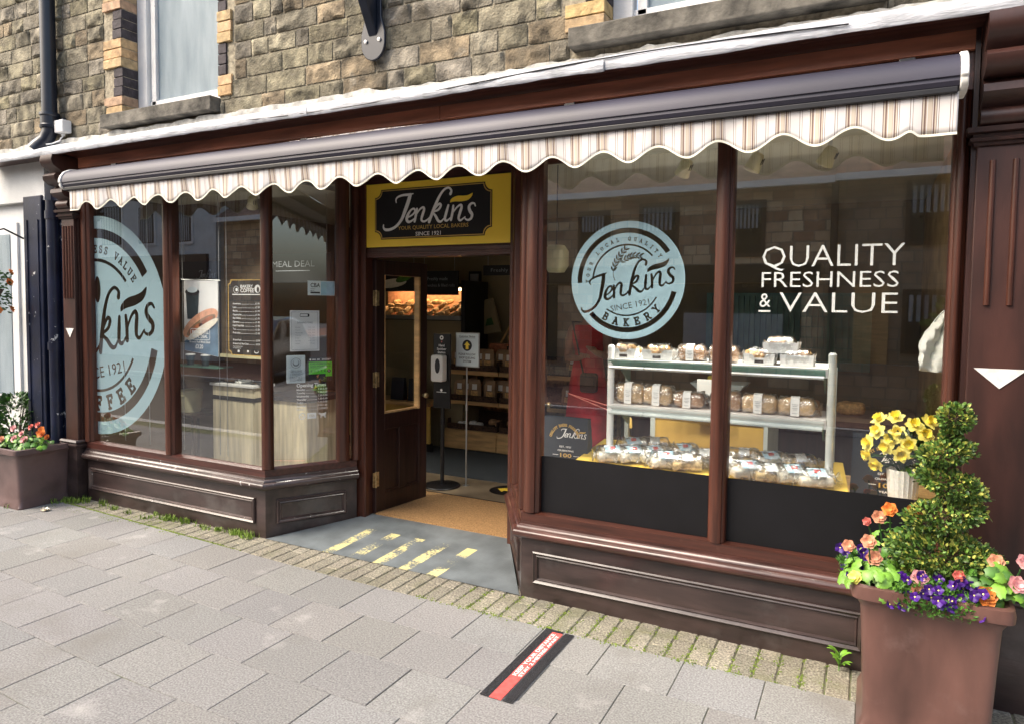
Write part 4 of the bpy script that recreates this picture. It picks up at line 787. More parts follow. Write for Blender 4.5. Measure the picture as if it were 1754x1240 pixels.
# ================================================================ INSIDE THE SHOP
Zf = .06
mat('wallbrown', (.12, .085, .055), rough=.7, var=.15, vs=2)
struct('shop_floor', MB().box(-4.25, 2.2, .66, 3.7, -.2, Zf), 'lino', smooth=0)
struct('shop_floor_bay', MB().ext([(-4.0, .08, -.2), (-2.02, .08, -.2), (-1.72, .655, -.2), (-4.0, .655, -.2)], (0, 0, .26)).ext([(.03, .08, -.2), (2.2, .08, -.2), (2.2, .655, -.2), (-.33, .655, -.2)], (0, 0, .26)), 'lino', smooth=0)
struct('carpet', MB().box(-2.6, -.4, 1.95, 3.0, Zf, Zf + .006), 'carpet', smooth=0)
struct('shop_ceiling', MB().box(-4.25, 2.25, .06, 3.7, 2.60, 2.75), 'ceili', smooth=0)
struct('bay_ceiling', MB().box(-3.9, -2.0, .09, .75, 2.49, 2.53).box(.09, 2.1, .09, .8, 2.49, 2.53), 'ceili', smooth=0)
struct('back_wall', MB().box(-4.25, 2.2, 3.6, 3.75, 0, 2.6), 'walli', smooth=0)
struct('side_wall', MB().box(-4.3, -4.2, .09, 3.6, 0, 2.6), 'wallbrown', smooth=0); struct('side_wall', MB().box(2.1, 2.2, .09, 3.6, 0, 2.6), 'tan', smooth=0)
dm = tag(empty('doormat', (-.98, 1.0, Zf)), 'tan coir entrance mat just inside the open shop door', 'mat')
obj('mat_pile', MB().ext([(-1.555, .665, Zf), (-.405, .665, Zf), (-.405, 1.36, Zf), (-1.575, 1.36, Zf)], (0, 0, .012)), 'coir', dm, smooth=0)
obj('mat_edge', MB().box(-1.58, -.40, 1.36, 1.375, Zf, Zf + .014), 'black', dm, smooth=0)
for (x, y, r_, lb) in ((-1.0, 1.75, .16, 'round black floor sticker with yellow arrow just beyond the coir mat'), (-2.55, 3.15, .15, 'round black floor sticker with yellow ring at the foot of the serving counter')):
    t = tag(empty('floor_sticker', (x, y, Zf + .012)), lb, 'floor sticker'); F3 = frame((x, y, Zf + (.003 if x > -2 else .003)), (1, 0, 0), (0, 1, 0))
    sheetobj('disc', disc(0, 0, r_), F3, 'black', t, .0); sheetobj('arrow', cdt(poly([(-.1, 0), (-.02, .08), (-.02, .035), (.1, .035), (.1, -.035), (-.02, -.035), (-.02, -.08)])), F3, 'yellow', t, .002)
# right window: display platform, shelf stand and its goods
pf = tag(empty('display_platform', (1.05, .45, Zf)), 'raised wooden platform filling the bottom of the right hand window', 'platform')
obj('top_board', MB().box(.09, 2.1, .10, .86, .66, .70), 'oak', pf, smooth=0); obj('front_board', MB().box(.09, 2.1, .10, .12, Zf, .66), 'black', pf, smooth=0); obj('back_board', MB().box(-.3, 2.1, .84, .86, Zf, .66), 'black', pf, smooth=0)
mat('post', (.62, .66, .64), rough=.25, metal=.3, var=.1)
ds = tag(empty('display_stand', (.97, .45, .70)), 'two-tier metal bakery display stand with green-edged shelves in the right window', 'display stand')
for x, m_ in ((.405, 'shelfgrey'), (1.545, 'steel')): obj('post', MB().tube([(x, .30, .775), (x, .30, 1.405), (x, .30, 1.415)], [.0195, .0195, .012], 16), 'post' if x > 1 else 'white', ds)
for x in (.405, 1.545): obj('back_post', MB().box(x - .012, x + .012, .60, .625, .70, 1.32), 'shelfgrey', ds, smooth=0)
def shelf(z, top):
    p = [(.285, z), (.28, z + .012), (.30, z + .014), (.64, z + .014), (.64, z), (.31, z - .0), (.30, z - .035), (.296, z - .035)]
    s = obj('shelf', MB().ext([(.39, a, b) for a, b in p], (1.135, 0, 0)), 'white', ds, smooth=0)
    obj('shelf_edge', MB().ext([(.395, a, b) for a, b in ((.279, z + .004), (.279, z - .002), (.292, z - .028), (.296, z - .03), (.3, z))], (1.12, 0, 0)), 'shelfgreen' if top else 'shelfgrey', s, smooth=0)
    obj('price_rail', MB().tube([(.40, .286, z - .034), (.60, .286, z - .034)], .011, 8).tube([(.604, .286, z - .034), (1.51, .286, z - .034)], .011, 8), 'shelfgrey' if not top else 'steel', s)
    for x in (.42, .96, 1.5): obj('bracket', MB().ext([(x, .31, z - .002), (x, .60, z - .002), (x, .60, z - .14), (x, .57, z - .14)], (.006, 0, 0)), 'shelfgreen', s, smooth=0)
shelf(1.325, True); shelf(1.07, False)
mat('trayyellow', (.62, .42, .06), rough=.5, var=.1)
tray_ = obj('tray', MB().ext([(.24, .19, .748), (1.64, .19, .748), (1.60, .62, .80), (.26, .62, .80)], (0, 0, .016)), 'trayyellow', ds, smooth=0, bevel=.003)
mat_t = None
TZ = lambda y: .763 + (y - .17) * .122
rb = random.Random(21)
def blob(L, Wd, H, rr, top=1.0, n=18, m=14, nz_=.004, pinch=0):
    vs = []
    for i in range(n + 1):
        u = -1 + 2 * i / n; e = (1 - abs(u) ** 5) ** .4 if not pinch else (1 - abs(u) ** 2.2) ** .6 + pinch * abs(u) ** 6
        for k in range(m):
            a = 2 * math.pi * k / m; c, s = math.cos(a), math.sin(a); q = (abs(c) ** 3.2 + abs(s) ** 3.2) ** (-1 / 3.2); x, y, z = u * L / 2, c * q * Wd / 2 * e, s * q * H / 2 * (e if s < 0 else e * top) + H / 2
            d = nz_ * noise.noise(Vector((x * 30 + rr, y * 30, z * 30))); vs.append((x, y + d, max(0, z + d * 1.5)))
    fs = [(i * m + k, i * m + (k + 1) % m, (i + 1) * m + (k + 1) % m, (i + 1) * m + k) for i in range(n) for k in range(m)] + [tuple(reversed(range(m))), tuple(range(n * m, n * m + m))]
    return vs, fs
def at(vf, loc, rz=0, s=1, rx_=0):
    c, n = math.cos(rz), math.sin(rz); o = []
    for x, y, z in vf[0]:
        y, z = y * math.cos(rx_) - z * math.sin(rx_), y * math.sin(rx_) + z * math.cos(rx_); o.append((loc[0] + (x * c - y * n) * s, loc[1] + (x * n + y * c) * s, loc[2] + z * s))
    return o, vf[1]
def wrapper(L, Wd, H, seed): # crumpled cellophane with gathered ends
    vs = []; n, m = 30, 20
    for i in range(n + 1):
        u = -1 + 2 * i / n; c0 = abs(u); e = 1.0 if c0 < .66 else 1 - .72 * ((c0 - .66) / .2) if c0 < .86 else .28 + .5 * (c0 - .86) / .14
        for k in range(m):
            a = 2 * math.pi * k / m; c, s = math.cos(a), math.sin(a); q = (abs(c) ** 3.2 + abs(s) ** 3.2) ** (-1 / 3.2); x = u * L * .66; y = c * q * Wd * .54 * e; z = s * q * H * .545 * e + H * (.53 if c0 < .7 else .42)
            d = .007 * noise.noise(Vector((x * 55 + seed, y * 50, z * 50))) + .0045 * noise.noise(Vector((x * 140, y * 140, z * 140 + seed))); vs.append((x + d, y + d, max(.001, z + d)))
    return vs, [(i * m + k, i * m + (k + 1) % m, (i + 1) * m + (k + 1) % m, (i + 1) * m + k) for i in range(n) for k in range(m)]
def loaf(x, y, z, label, L=.135, Wd=.13, H=.098, crust='crust', rz=0, grp='wrapped loaves on the display stand', cat_='loaf'):
    L *= 1.17; H *= 1.04; t = tag(empty('wrapped_loaf', (x, y, z)), label, cat_, grp); sd_ = rb.uniform(0, 50)
    b = obj('bread', MB().add(*at(blob(L, Wd, H, sd_, 1.12), (x, y, z), rz)), crust, t, smooth=60)
    obj('wrapper', MB().add(*at(wrapper(L, Wd, H * 1.05, sd_), (x, y, z), rz)), 'wrap', t, smooth=60, recalc=False)
    P = [(-Wd * .575, .004), (-Wd * .585, H * .8), (-Wd * .50, H * 1.12), (-Wd * .2, H * 1.18)]; vs = []
    for px in (-.022, .020): vs += [(px, a, b_) for a, b_ in P]
    obj('label', MB().add(*at((vs, [(i, i + 4, i + 5, i + 1) for i in range(3)]), (x, y, z), rz)), 'white', t, smooth=60, recalc=False)
    pl_ = MB()
    for zz, l_ in ((.72, .03), (.62, .022), (.5, .028), (.42, .018), (.2, .026)): pl_.add(*at(([(-l_ / 2, -Wd * .59, H * zz), (l_ / 2, -Wd * .59, H * zz), (l_ / 2, -Wd * .59, H * zz + .0025), (-l_ / 2, -Wd * .59, H * zz + .0025)], [(0, 1, 2, 3)]), (x, y, z), rz))
    obj('label_print', pl_, 'inkgrey', t.children[-1], smooth=0, recalc=False)
    return t
def caketray(x, y, z, w_, label, tall=False):
    t = tag(empty('cake_tray', (x, y, z)), label, 'cake tray', 'white cake trays on the top display shelf'); d, h = .14, .055
    mb = MB(); F_ = [(-w_ / 2, 0), (w_ / 2, 0), (w_ / 2 + .008, h), (w_ / 4, h), (w_ / 6, h * .62), (-w_ / 6, h * .62), (-w_ / 4, h), (-w_ / 2 - .008, h)] if not tall else [(-w_ / 2, 0), (w_ / 2, 0), (w_ / 2 + .006, h), (-w_ / 2 - .006, h)]
    mb.ext([(x + a, y - d / 2, z + b) for a, b in F_], (0, .003, 0)); mb.ext([(x + a, y + d / 2, z + b) for a, b in [(-w_ / 2, 0), (w_ / 2, 0), (w_ / 2 + .008, h), (-w_ / 2 - .008, h)]], (0, .003, 0))
    for s in (-1, 1): mb.box(x + s * w_ / 2 - .0015, x + s * w_ / 2 + .0015, y - d / 2 + .003, y + d / 2, z, z + h * .98)
    mb.box(x - w_ / 2 + .002, x + w_ / 2 - .002, y - d / 2 + .003, y + d / 2, z + .001, z + .003)
    obj('tray', mb, 'white', t, smooth=0)
    cb = MB(); r2 = random.Random(int(x * 1000))
    for i in range(7): cb.add(*at(blob(.055, .05, .035, r2.random() * 9, 1), (x + r2.uniform(-.35, .35) * w_, y + r2.uniform(-.04, .04), z + .022 + .006 * i * .6), r2.random() * 3))
    obj('cakes', cb, 'cake', t, smooth=60); tag(t.children[-1], kind='stuff')
    obj('film_wrap', MB().add(*at(wrapper(w_ * .82, d, h * 1.45, x * 31), (x, y, z))), 'wrap', t, smooth=60, recalc=False)
    if not tall: obj('price_label', MB().box(x - .022, x + .022, y - d / 2 - .002, y - d / 2 - .0005, z + .008, z + .024), 'inkdark', t, smooth=0)
    return t
z1 = 1.341
caketray(.475, .37, z1, .125, 'leftmost white notched cake tray on the top shelf, next to the stand post'); caketray(.665, .37, z1, .155, 'wide white notched tray of flapjacks, second from the left on the top shelf')
loaf(.845, .37, z1, 'white-banded brown loaf on the top shelf left of the central mullion', .13, .12, .075, 'crustdk'); loaf(1.015, .37, z1, 'cellophane wrapped brown loaf on the top shelf just right of the central mullion', .13, .12, .08, 'crustdk')
caketray(1.20, .37, z1, .14, 'white notched cake tray under the stacked white box'); caketray(1.38, .37, z1, .15, 'plain fronted white tray at the right end of the top shelf', True); caketray(1.30, .38, z1 + .06, .16, 'white wrapped box stacked on two trays on the top shelf', True)
z2 = 1.086
for x, lb, H, cr in ((.505, 'golden sliced loaf at the left end of the middle shelf', .10, 'crust'), (.665, 'second golden loaf with white label on the middle shelf', .098, 'crust'), (.835, 'dark crusted loaf left of the mullion on the middle shelf', .075, 'crustdk'), (1.03, 'flat brown loaf on the middle shelf just right of the mullion', .09, 'crustdk'), (1.20, 'tan sandwich loaf with central label on the middle shelf, right pane', .085, 'crust'), (1.38, 'long wrapped loaf at the right end of the middle shelf', .082, 'crust')): loaf(x, .37, z2, lb, .142 if x < 1.1 else .155, .12, H, cr)
mat('packwhite', (.7, .72, .72), rough=.35, var=.25, vs=30); mat('packblue', (.25, .5, .65), rough=.3, var=.6, vs=28, col2=(.75, .78, .78)); mat('packred', (.65, .05, .05), rough=.3)
mat('bisc', (.52, .38, .18), rough=.55, var=.4, vs=30)
def pack(x, y, lb, blue, rz, L=.175):
    y -= .035
    z = TZ(y); t = tag(empty('cake_packet', (x, y, z)), lb, 'cake packet', 'cellophane cake packets on the yellow tray'); s = rb.uniform(0, 50)
    b_ = MB()
    for i in range(4): b_.add(*at(blob(.06, .09, .046, s + i, 1.1), (x, y, z), rz)); b_.v[-len(blob(.06, .09, .046, s, 1.1)[0]):] = [(a + (i - 1.5) * .034 * math.cos(rz), b + (i - 1.5) * .034 * math.sin(rz), c + .004 * (i % 2)) for a, b, c in b_.v[-len(blob(.06, .09, .046, s, 1.1)[0]):]]
    obj('cakes', b_, 'bisc' if not blue else 'icing', t, smooth=60)
    obj('wrapper', MB().add(*at(wrapper(L * .95, .125, .078, s), (x, y, z + .001), rz)), 'wrap', t, smooth=60, recalc=False)
    c, n_ = math.cos(rz), math.sin(rz); lw, ll = (.05, .085) if blue else (.036, .055)
    vs = [(x + a * c - b * n_, y + a * n_ + b * c, z + .087 - abs(b + .0) * .45) for b in (-.06, -.03, .0) for a in (-ll / 2, ll / 2)]; obj('label', MB().add(vs, [(0, 1, 3, 2), (2, 3, 5, 4)]), 'packblue' if blue else 'packwhite', t, smooth=60, recalc=False)
    if blue: obj('red_flash', MB().add([(x + a * c - b * n_, y + a * n_ + b * c, z + .091 - abs(b) * .45) for a, b in ((-.015, -.04), (.015, -.036), (.018, -.016), (-.012, -.014))], [(0, 1, 2, 3)]), 'packred', t, smooth=0)
for x, y, bl, rz, lb in ((.50, .45, 1, .6, 'blue printed packet in the back row near the left post'), (.62, .50, 0, .3, 'plain packet in the back row below the yellow panel'), (.80, .43, 1, .7, 'blue printed packet in the back row left of the mullion'), (1.12, .46, 0, .2, 'plain packet in the back row right of the mullion'), (1.25, .44, 1, .5, 'blue printed packet in the back row, right half of the tray'), (1.40, .45, 0, .4, 'plain packet in the back row near the right post'), (.44, .27, 1, .5, 'blue and white printed cake packet nearest the left post, on the yellow tray'), (.55, .30, 1, .7, 'second blue printed packet from the left on the yellow tray'), (.655, .34, 1, .8, 'third blue printed packet, tilted upwards towards the counter'), (.745, .27, 1, .4, 'blue and white packet lying in front of the yellow counter panel'),
    (.86, .27, 0, .3, 'plain biscuit packet with white label left of the central mullion'), (.93, .38, 0, .2, 'plain packet lying behind the others close to the central mullion'), (1.06, .30, 0, .1, 'plain cream biscuit packet just right of the central mullion'), (1.17, .26, 1, .5, 'pale printed packet, second right of the central mullion'), (1.28, .25, 0, .4, 'plain packet with small label in the middle of the right tray'), (1.38, .27, 1, .5, 'bright blue packet with red flash near the tray end'), (1.49, .25, 1, .3, 'last blue and red packet beside the round right post')): pack(x, y, lb, bl, rz)
cb = tag(empty('counter_cabinet', (.84, .98, Zf)), 'yellow-backed low cabinet with grey metal frame behind the window stand', 'cabinet')
obj('yellow_panel', MB().box(.50, 1.16, .902, .93, .70, .955), 'gold', cb, smooth=0); obj('frame', MB().box(.47, .50, .89, .94, .66, .985).box(1.16, 1.185, .89, .94, .66, .985).box(.5, 1.16, .885, .94, .955, .985), 'shelfgrey', cb, smooth=0, bevel=.003); obj('body', MB().box(.48, 1.18, .94, 1.5, Zf, .95), 'shelfgrey', cb, smooth=0)
# navy carrier bags
def carrier(x0, x1, y, z0, z1, label, th=.10, logo=True):
    t = tag(empty('carrier_bag', ((x0 + x1) / 2, y, z0)), label, 'carrier bag'); F_ = frame((x0, y, z0), (1, 0, 0)); w_, h = x1 - x0, z1 - z0; vs = []
    for j in range(9):
        q = j / 8; for_ = th * (1 - q * .55)
        for (a, d) in ((0, 0), (.5, -.004), (1, 0), (1.0, for_ / 2), (1, for_), (.5, for_ + .006), (0, for_), (0, for_ / 2)): vs.append((x0 + w_ * (a + (.02 - .04 * a) * q) + .003 * noise.noise(Vector((a * 3, q * 5, x0))), y + d + .02 * q + .003 * noise.noise(Vector((a * 5, q * 7, 3))), z0 + h * q))
    obj('bag', MB().add(vs, [(j * 8 + k, j * 8 + (k + 1) % 8, (j + 1) * 8 + (k + 1) % 8, (j + 1) * 8 + k) for j in range(8) for k in range(8)] + [tuple(reversed(range(8)))]), 'navybag', t, smooth=50)
    FB = lambda a, b, c=0: Vector((x0 + a, y - .010 + .02 * b / h - c, z0 + b))
    if logo:
        s = w_ / .32; k = .2 / SLEN * s
        obj('script_lettering', MB().sheet(SCRIPT, FB, 0, k, (w_ * .17 - .25 * k * 0, h * .44)), 'ink', t, smooth=0, recalc=False)
        obj('leaf_flourish', MB().sheet(LEAF, FB, .0004, k, (w_ * .17, h * .44)), 'gold', t, smooth=0, recalc=False)
        obj('arc_lettering', MB().sheet(arctext('QUALITY VALUE FRESHNESS'.replace('VALUE', 'BAKER'), .10 * s, 92, 6.6, .014 * s, .004), FB, 0, 1, (w_ * .52, h * .50)), 'gold', t, smooth=0, recalc=False)
        L = cat(fit('EST. 1921', w_ * .42, w_ * .66, h * .36, .010, .02), fit('CELEBRATING', w_ * .38, w_ * .72, h * .28, .009, .02), fit('YEARS', w_ * .44, w_ * .66, h * .07, .010, .02), rrect(w_ * .28, h * .19, w_ * .40, h * .2), rrect(w_ * .72, h * .19, w_ * .84, h * .2))
        obj('small_lettering', MB().sheet(L, FB), 'ink', t, smooth=0, recalc=False); obj('number_lettering', MB().sheet(fit('100', w_ * .44, w_ * .68, h * .155, .022, .02), FB), 'gold', t, smooth=0, recalc=False)
    return t
carrier(-.03, .27, .30, .705, .975, 'navy paper carrier bag with white and gold lettering at the left end of the window'); carrier(1.64, 1.93, .42, .705, 1.01, 'second navy carrier bag partly hidden behind the daffodils')
# spotlights on the bay ceiling
mat('bulb', (.9, .88, .8), emit=(1, .93, .8), es=.4)
def spot(x, y, label, rz=.0, par=None):
    t = tag(empty('spotlight', (x, y, 2.49)), label, 'spotlight', 'spotlights in the window ceilings'); obj('ceiling_plate', MB().lathe([(.035, 0), (.035, -.012), (.0001, -.012)], (x, y, 2.49), 16), 'white', t); obj('stem', MB().tube([(x, y, 2.48), (x, y - .02, 2.39)], .008, 8), 'white', t)
    ax = Vector((-.45, .35, -.8)).normalized(); c = Vector((x, y - .03, 2.385)); pr_ = [(.0001, -.03), (.026, -.028), (.034, -.01), (.036, .03), (.042, .055), (.0405, .06), (.034, .052), (.0001, .05)]; q = ax.to_track_quat('Z', 'Y'); lm = MB().lathe(pr_, n=18)
    obj('head', MB().add([c + q @ Vector(p) for p in lm.v], lm.f), 'cream', t, smooth=50)
    s = MB()
    for k in range(3):
        for a in (-.6, -.2, .2): s.obox(c + q @ Vector((.0355 * math.cos(a - 1.9), .0355 * math.sin(a - 1.9), .0 + k * 0)), (.004, .004, .03), q.to_matrix() @ Matrix.Rotation(a - 1.9, 3, 'Z'))
    obj('bulb', MB().add([c + q @ Vector((.034 * math.cos(a / 3), .034 * math.sin(a / 3), .0525)) for a in range(19)], [tuple(range(19))]), 'bulb', t, smooth=0)
    ld = bpy.data.lights.new('spot_light', 'SPOT'); ld.energy = 34 if x > 0 else 70; ld.spot_size = R(105); ld.spot_blend = .8; ld.shadow_soft_size = .04; ld.color = (1, .93, .82); lo = bpy.data.objects.new('light', ld); C.objects.link(lo); lo.parent = t; lo.location = (c + ax * .075) - wloc(t); lo.rotation_euler = (Vector((-.25, .12, -1))).to_track_quat('-Z', 'Y').to_euler()
    obj('vents', s, 'inkdark', t, smooth=0); tag(t.children[-1], kind='stuff')
spot(.80, .33, 'cream spotlight above the round logo, left of the mullion'); spot(1.16, .33, 'cream spotlight just right of the central mullion'); spot(1.50, .33, 'cream spotlight hanging furthest right above the quality lettering'); spot(-2.41, .33, 'cream spotlight above the hanging menu board in the left bay')
# artificial daffodils in a white vase
vz_ = tag(empty('vase', (1.865, .26, .70)), 'white ribbed vase holding yellow daffodils in the right window corner', 'vase')
mb = MB().lathe([(.045, 0), (.055, .01), (.062, .08), (.068, .16), (.070, .185), (.064, .185), (.058, .1), (.0001, .03)], (1.865, .26, .702), 40)
mb.v = [(1.865 + (x - 1.865) * (1 + .03 * math.cos(20 * math.atan2(y - .26, x - 1.865))), .26 + (y - .26) * (1 + .03 * math.cos(20 * math.atan2(y - .26, x - 1.865))), z) for x, y, z in mb.v]; obj('body', mb, 'white', vz_, smooth=50)
df = tag(empty('daffodil_bunch', (1.865, .26, .87)), 'bunch of yellow artificial daffodils standing in the white vase', 'flowers')
rf = random.Random(5)
def petal(mb, c, q, a, L, w_, lift, cup=.0):
    P = []; n = 5
    for i in range(n + 1):
        u = i / n; wd = w_ * math.sin(math.pi * min(1, u * .92 + .08)) ** .7; r_ = L * u
        for s in (-1, 0, 1): P.append(c + q @ Vector((math.cos(a) * r_ - math.sin(a) * wd * s / 2, math.sin(a) * r_ + math.cos(a) * wd * s / 2, lift * u ** 1.5 * L + (cup * w_ if s else 0))))
    mb.add(P, [(i * 3 + k, i * 3 + k + 1, i * 3 + k + 4, i * 3 + k + 3) for i in range(n) for k in range(2)])
def leafblade(mb, a, b, w_, droop, n=6):
    a, b = Vector(a), Vector(b); d = (b - a); s = d.cross(Vector((0, 0, 1))).normalized() * w_ / 2; P = []
    for i in range(n + 1):
        u = i / n; c = a + d * u + Vector((0, 0, droop * 4 * u * (1 - u))); k = math.sin(math.pi * (.12 + .88 * u)) ** .6 if u < 1 else .02
        P += [c - s * k, c + Vector((0, 0, -.15 * w_ * k)), c + s * k]
    mb.add(P, [(i * 3 + k, i * 3 + k + 1, i * 3 + k + 4, i * 3 + k + 3) for i in range(n) for k in range(2)])
stems = MB(); lv = MB(); base = Vector((1.865, .26, .88))
heads = [(.0, -.07, .15, (.1, -1, .2)), (-.08, -.06, .17, (-.4, -1, .3)), (-.03, -.075, .10, (0, -1, -.1)), (-.19, -.01, .13, (-.8, -.6, .2)), (-.15, -.04, .20, (-.5, -.8, .4)), (-.05, -.05, .20, (-.2, -.9, .5)), (.03, -.01, .24, (.1, -.7, .6)), (-.06, 0, .27, (-.2, -.6, .8)), (-.14, .03, .25, (-.5, -.4, .7)), (.08, -.03, .20, (.3, -.8, .4)), (-.19, 0, .07, (-.9, -.4, -.2)), (-.15, -.03, .03, (-.6, -.7, -.5)), (.10, 0, .26, (.5, -.5, .6)), (-.1, -.06, .13, (-.6, -.8, 0))]
for i, (dx, dy, dz, n_) in enumerate(heads):
    c = base + Vector((dx * .82 + .01, dy, dz * .9)); q = Vector(n_).normalized().to_track_quat('Z', 'Y'); stems.tube([base + Vector((0, 0, -.03)), base.lerp(c, .5) + Vector((0, 0, .03)), c], .003, 5)
    mb = MB(); off = rf.random()
    for k in range(6): petal(mb, c, q, off + k * math.pi / 3, .043, .032, .15 + .1 * (k % 2), .06)
    fl = obj('flower', mb, 'yellowf', df, smooth=60, recalc=False)
    pr_ = [(.010, 0), (.013, .01), (.016, .022), (.022, .030)]; lm = MB(); vs = []
    for j, (r_, z) in enumerate(pr_):
        for k in range(16): a = k * math.pi / 8; rr_ = r_ * (1 + (.12 * math.cos(8 * a) if j == 3 else 0)); vs.append(c + q @ Vector((rr_ * math.cos(a), rr_ * math.sin(a), z)))
    lm.add(vs, [(j * 16 + k, j * 16 + (k + 1) % 16, (j + 1) * 16 + (k + 1) % 16, (j + 1) * 16 + k) for j in range(3) for k in range(16)] + [tuple(range(16))]); obj('trumpet', lm, 'yellowc', fl, smooth=60, recalc=False)
for i in range(26):
    a = rf.uniform(0, 6.28); r_ = rf.uniform(.08, .17); z = rf.uniform(-.02, .22); leafblade(lv, base + Vector((0, 0, .0)), base + Vector((r_ * math.cos(a) - .02, r_ * .6 * math.sin(a) - .01, z)), .026, .03)
obj('stems', stems, 'leafd', df); obj('leaves', lv, 'leafd', df, smooth=60, recalc=False)
for nm in ('stems', 'leaves'): tag([c for c in df.children if c.name.startswith(nm)][0], kind='stuff')
# white crumpled cloth hanging at the right edge of the window
mb = MB(); vs = []; n = 24
for i in range(n + 1):
    q = i / n; z = 1.63 - .27 * q; w_ = .02 + .09 * min(1, q * 1.8) ** .8
    for k in range(10):
        u = k / 9; vs.append((2.015 - w_ * (1 - u) + .008 * noise.noise(Vector((u * 4, q * 9, 1))), .20 + .02 * math.sin(u * 9 + q * 5) + .02 * noise.noise(Vector((u * 6, q * 8, 4))), z - .01 * math.sin(u * 3)))
mb.add(vs, [(i * 10 + k, i * 10 + k + 1, (i + 1) * 10 + k + 1, (i + 1) * 10 + k) for i in range(n) for k in range(9)]); o = obj('cloth', mb, 'cloth', smooth=60, recalc=False); o.modifiers.new('s', 'SOLIDIFY').thickness = .004
tag(o, 'white crumpled cloth hanging inside the right window edge', 'cloth')
# cord with tassel in the right window
cd_ = tag(empty('cord', (.4, 1.0, 1.1)), 'thin red cord with dangling pink tassel behind the left display post', 'cord')
obj('string', MB().tube([(-.15, 1.0, 1.03), (.15, 1.0, .965), (.42, 1.0, .92)], .003, 5).tube([(-.15, 1.0, 1.03), (.1, 1.0, .95), (.27, 1.0, .90)], .003, 5), 'redf', cd_); obj('tassel', MB().lathe([(.006, 0), (.014, -.01), (.018, -.07), (.0001, -.07)], (.30, 1.0, .90), 10), 'gold', cd_)

# left bay: plank-fronted counter, boards, blind
cn = tag(empty('plank_counter', (-3.3, 1.2, Zf)), 'pale plank-fronted counter with black band inside the left bay', 'counter')
def planks(x0, x1, y, z0, z1, par, n, ax='x'):
    for i in range(n):
        a = x0 + (x1 - x0) * i / n + .002; b = x0 + (x1 - x0) * (i + 1) / n - .002
        obj('plank', MB().box(a, b, y - .012, y, z0, z1) if ax == 'x' else MB().box(y, y + .012, a, b, z0, z1), 'plankm', par, smooth=0, bevel=.002)
mat('plankm', (.74, .66, .46), rough=.6, vs=4, stretch=(5, 5, .5), var=.22, bump=.15, bs=30)
obj('carcass', MB().box(-3.575, -3.075, .90, 1.10, Zf, .885), 'plankm', cn, smooth=0); planks(-3.58, -3.07, .9, Zf, .765, cn, 3); planks(-3.58, -3.07, .9, .80, .885, cn, 3); planks(.9, 1.10, -3.075, Zf, .765, cn, 2, 'y'); planks(.9, 1.10, -3.075, .80, .885, cn, 2, 'y')
obj('black_band', MB().box(-3.582, -3.06, .884, 1.10, .765, .80), 'black', cn, smooth=0); obj('worktop', MB().box(-3.6, -3.05, .87, 1.12, .888, .912), 'white', cn, smooth=0, bevel=.003)
c2 = tag(empty('low_counter', (-2.9, 1.4, Zf)), 'lower plank counter with black top seen through the angled window', 'counter'); planks(-3.2, -2.70, 1.16, Zf, .755, c2, 3); obj('carcass', MB().box(-3.2, -2.70, 1.162, 1.6, Zf, .75), 'plankm', c2, smooth=0); obj('black_top', MB().box(-3.22, -2.68, 1.13, 1.62, .757, .80), 'black', c2, smooth=0)
for i, (x, y) in enumerate(((-3.45, 1.0), (-3.28, .98))): tag(obj('paper_wrap', MB().add(*at(wrapper(.11, .09, .03, i * 7), (x, y, .913), i)), 'cloth' if i else 'kraft', smooth=40, recalc=False), ('crumpled blue-white paper on the counter top', 'crumpled brown paper lying on the counter top')[1 - i], 'paper')
bd = tag(empty('partition', (-3.0, .85, 1.2)), 'brown ribbed blind panel hanging behind the poster and menu board', 'blind'); obj('panel', MB().box(-3.40, -2.88, .84, .86, 1.18, 2.52), 'blind', bd, smooth=0); obj('bottom_bar', MB().box(-3.41, -2.87, .83, .87, 1.15, 1.18), 'cream', bd, smooth=0)
def board(x0, x1, y, z0, z1, label, L=None, m='board_black', script=None, tilt=0):
    t = tag(empty('menu_board', ((x0 + x1) / 2, y, z0)), label, 'board'); obj('panel', MB().box(x0, x1, y, y + .02, z0, z1), m, t, smooth=0, bevel=.002); F_ = frame((0, y, 0), (1, 0, 0))
    if L: sheetobj('lettering', L, F_, 'inkgrey', t, .002)
    if script: sheetobj('script_lettering', xf(SCV, script[0] / SLEN, 0, script[1], script[2]), F_, 'inkgrey', t, .002)
    for x in (x0 + .05, x1 - .05): obj('hanger', MB().tube([(x, y + .01, z1), (x, y + .01, 2.6)], .002, 5), 'steel', t)
    return t
board(-4.02, -3.45, .9, 1.72, 2.0, 'dark board with small pale script high in the far left window', script=None); 
sheetobj('script_lettering', xf(SCRIPT, .25 / SLEN, 0, -3.86, 1.80), frame((0, .9, 0), (1, 0, 0)), 'inkgrey', [o for o in C.objects if o.name.startswith('menu_board')][-1], .003)
board(-2.95, -2.16, .86, 1.80, 2.04, 'black meal deal board hanging inside the angled window', cat(fit('MEAL DEAL', -2.80, -2.33, 1.93, .05, 0), rrect(-2.76, 1.895, -2.38, 1.90)))
bk = tag(empty('bucket', (-4.0, .9, .6)), 'cream enamel bucket with a small handle at the left end of the bay', 'bucket'); obj('body', MB().lathe([(.085, 0), (.09, .01), (.105, .2), (.11, .205), (.10, .205), (.0001, .19)], (-4.02, 1.0, .6), 24), 'cream', bk); obj('handle', MB().tube([(-4.06 + .0, .90, .75), (-4.02, .885, .765), (-3.98, .90, .75)], .005, 6), 'cream', bk)
lt = tag(empty('side_table', (-4.0, 1.0, Zf)), 'dark small table under the cream bucket', 'table'); obj('table_top', MB().box(-4.18, -3.8, .85, 1.2, .57, .6), 'wood_dark', lt, smooth=0)
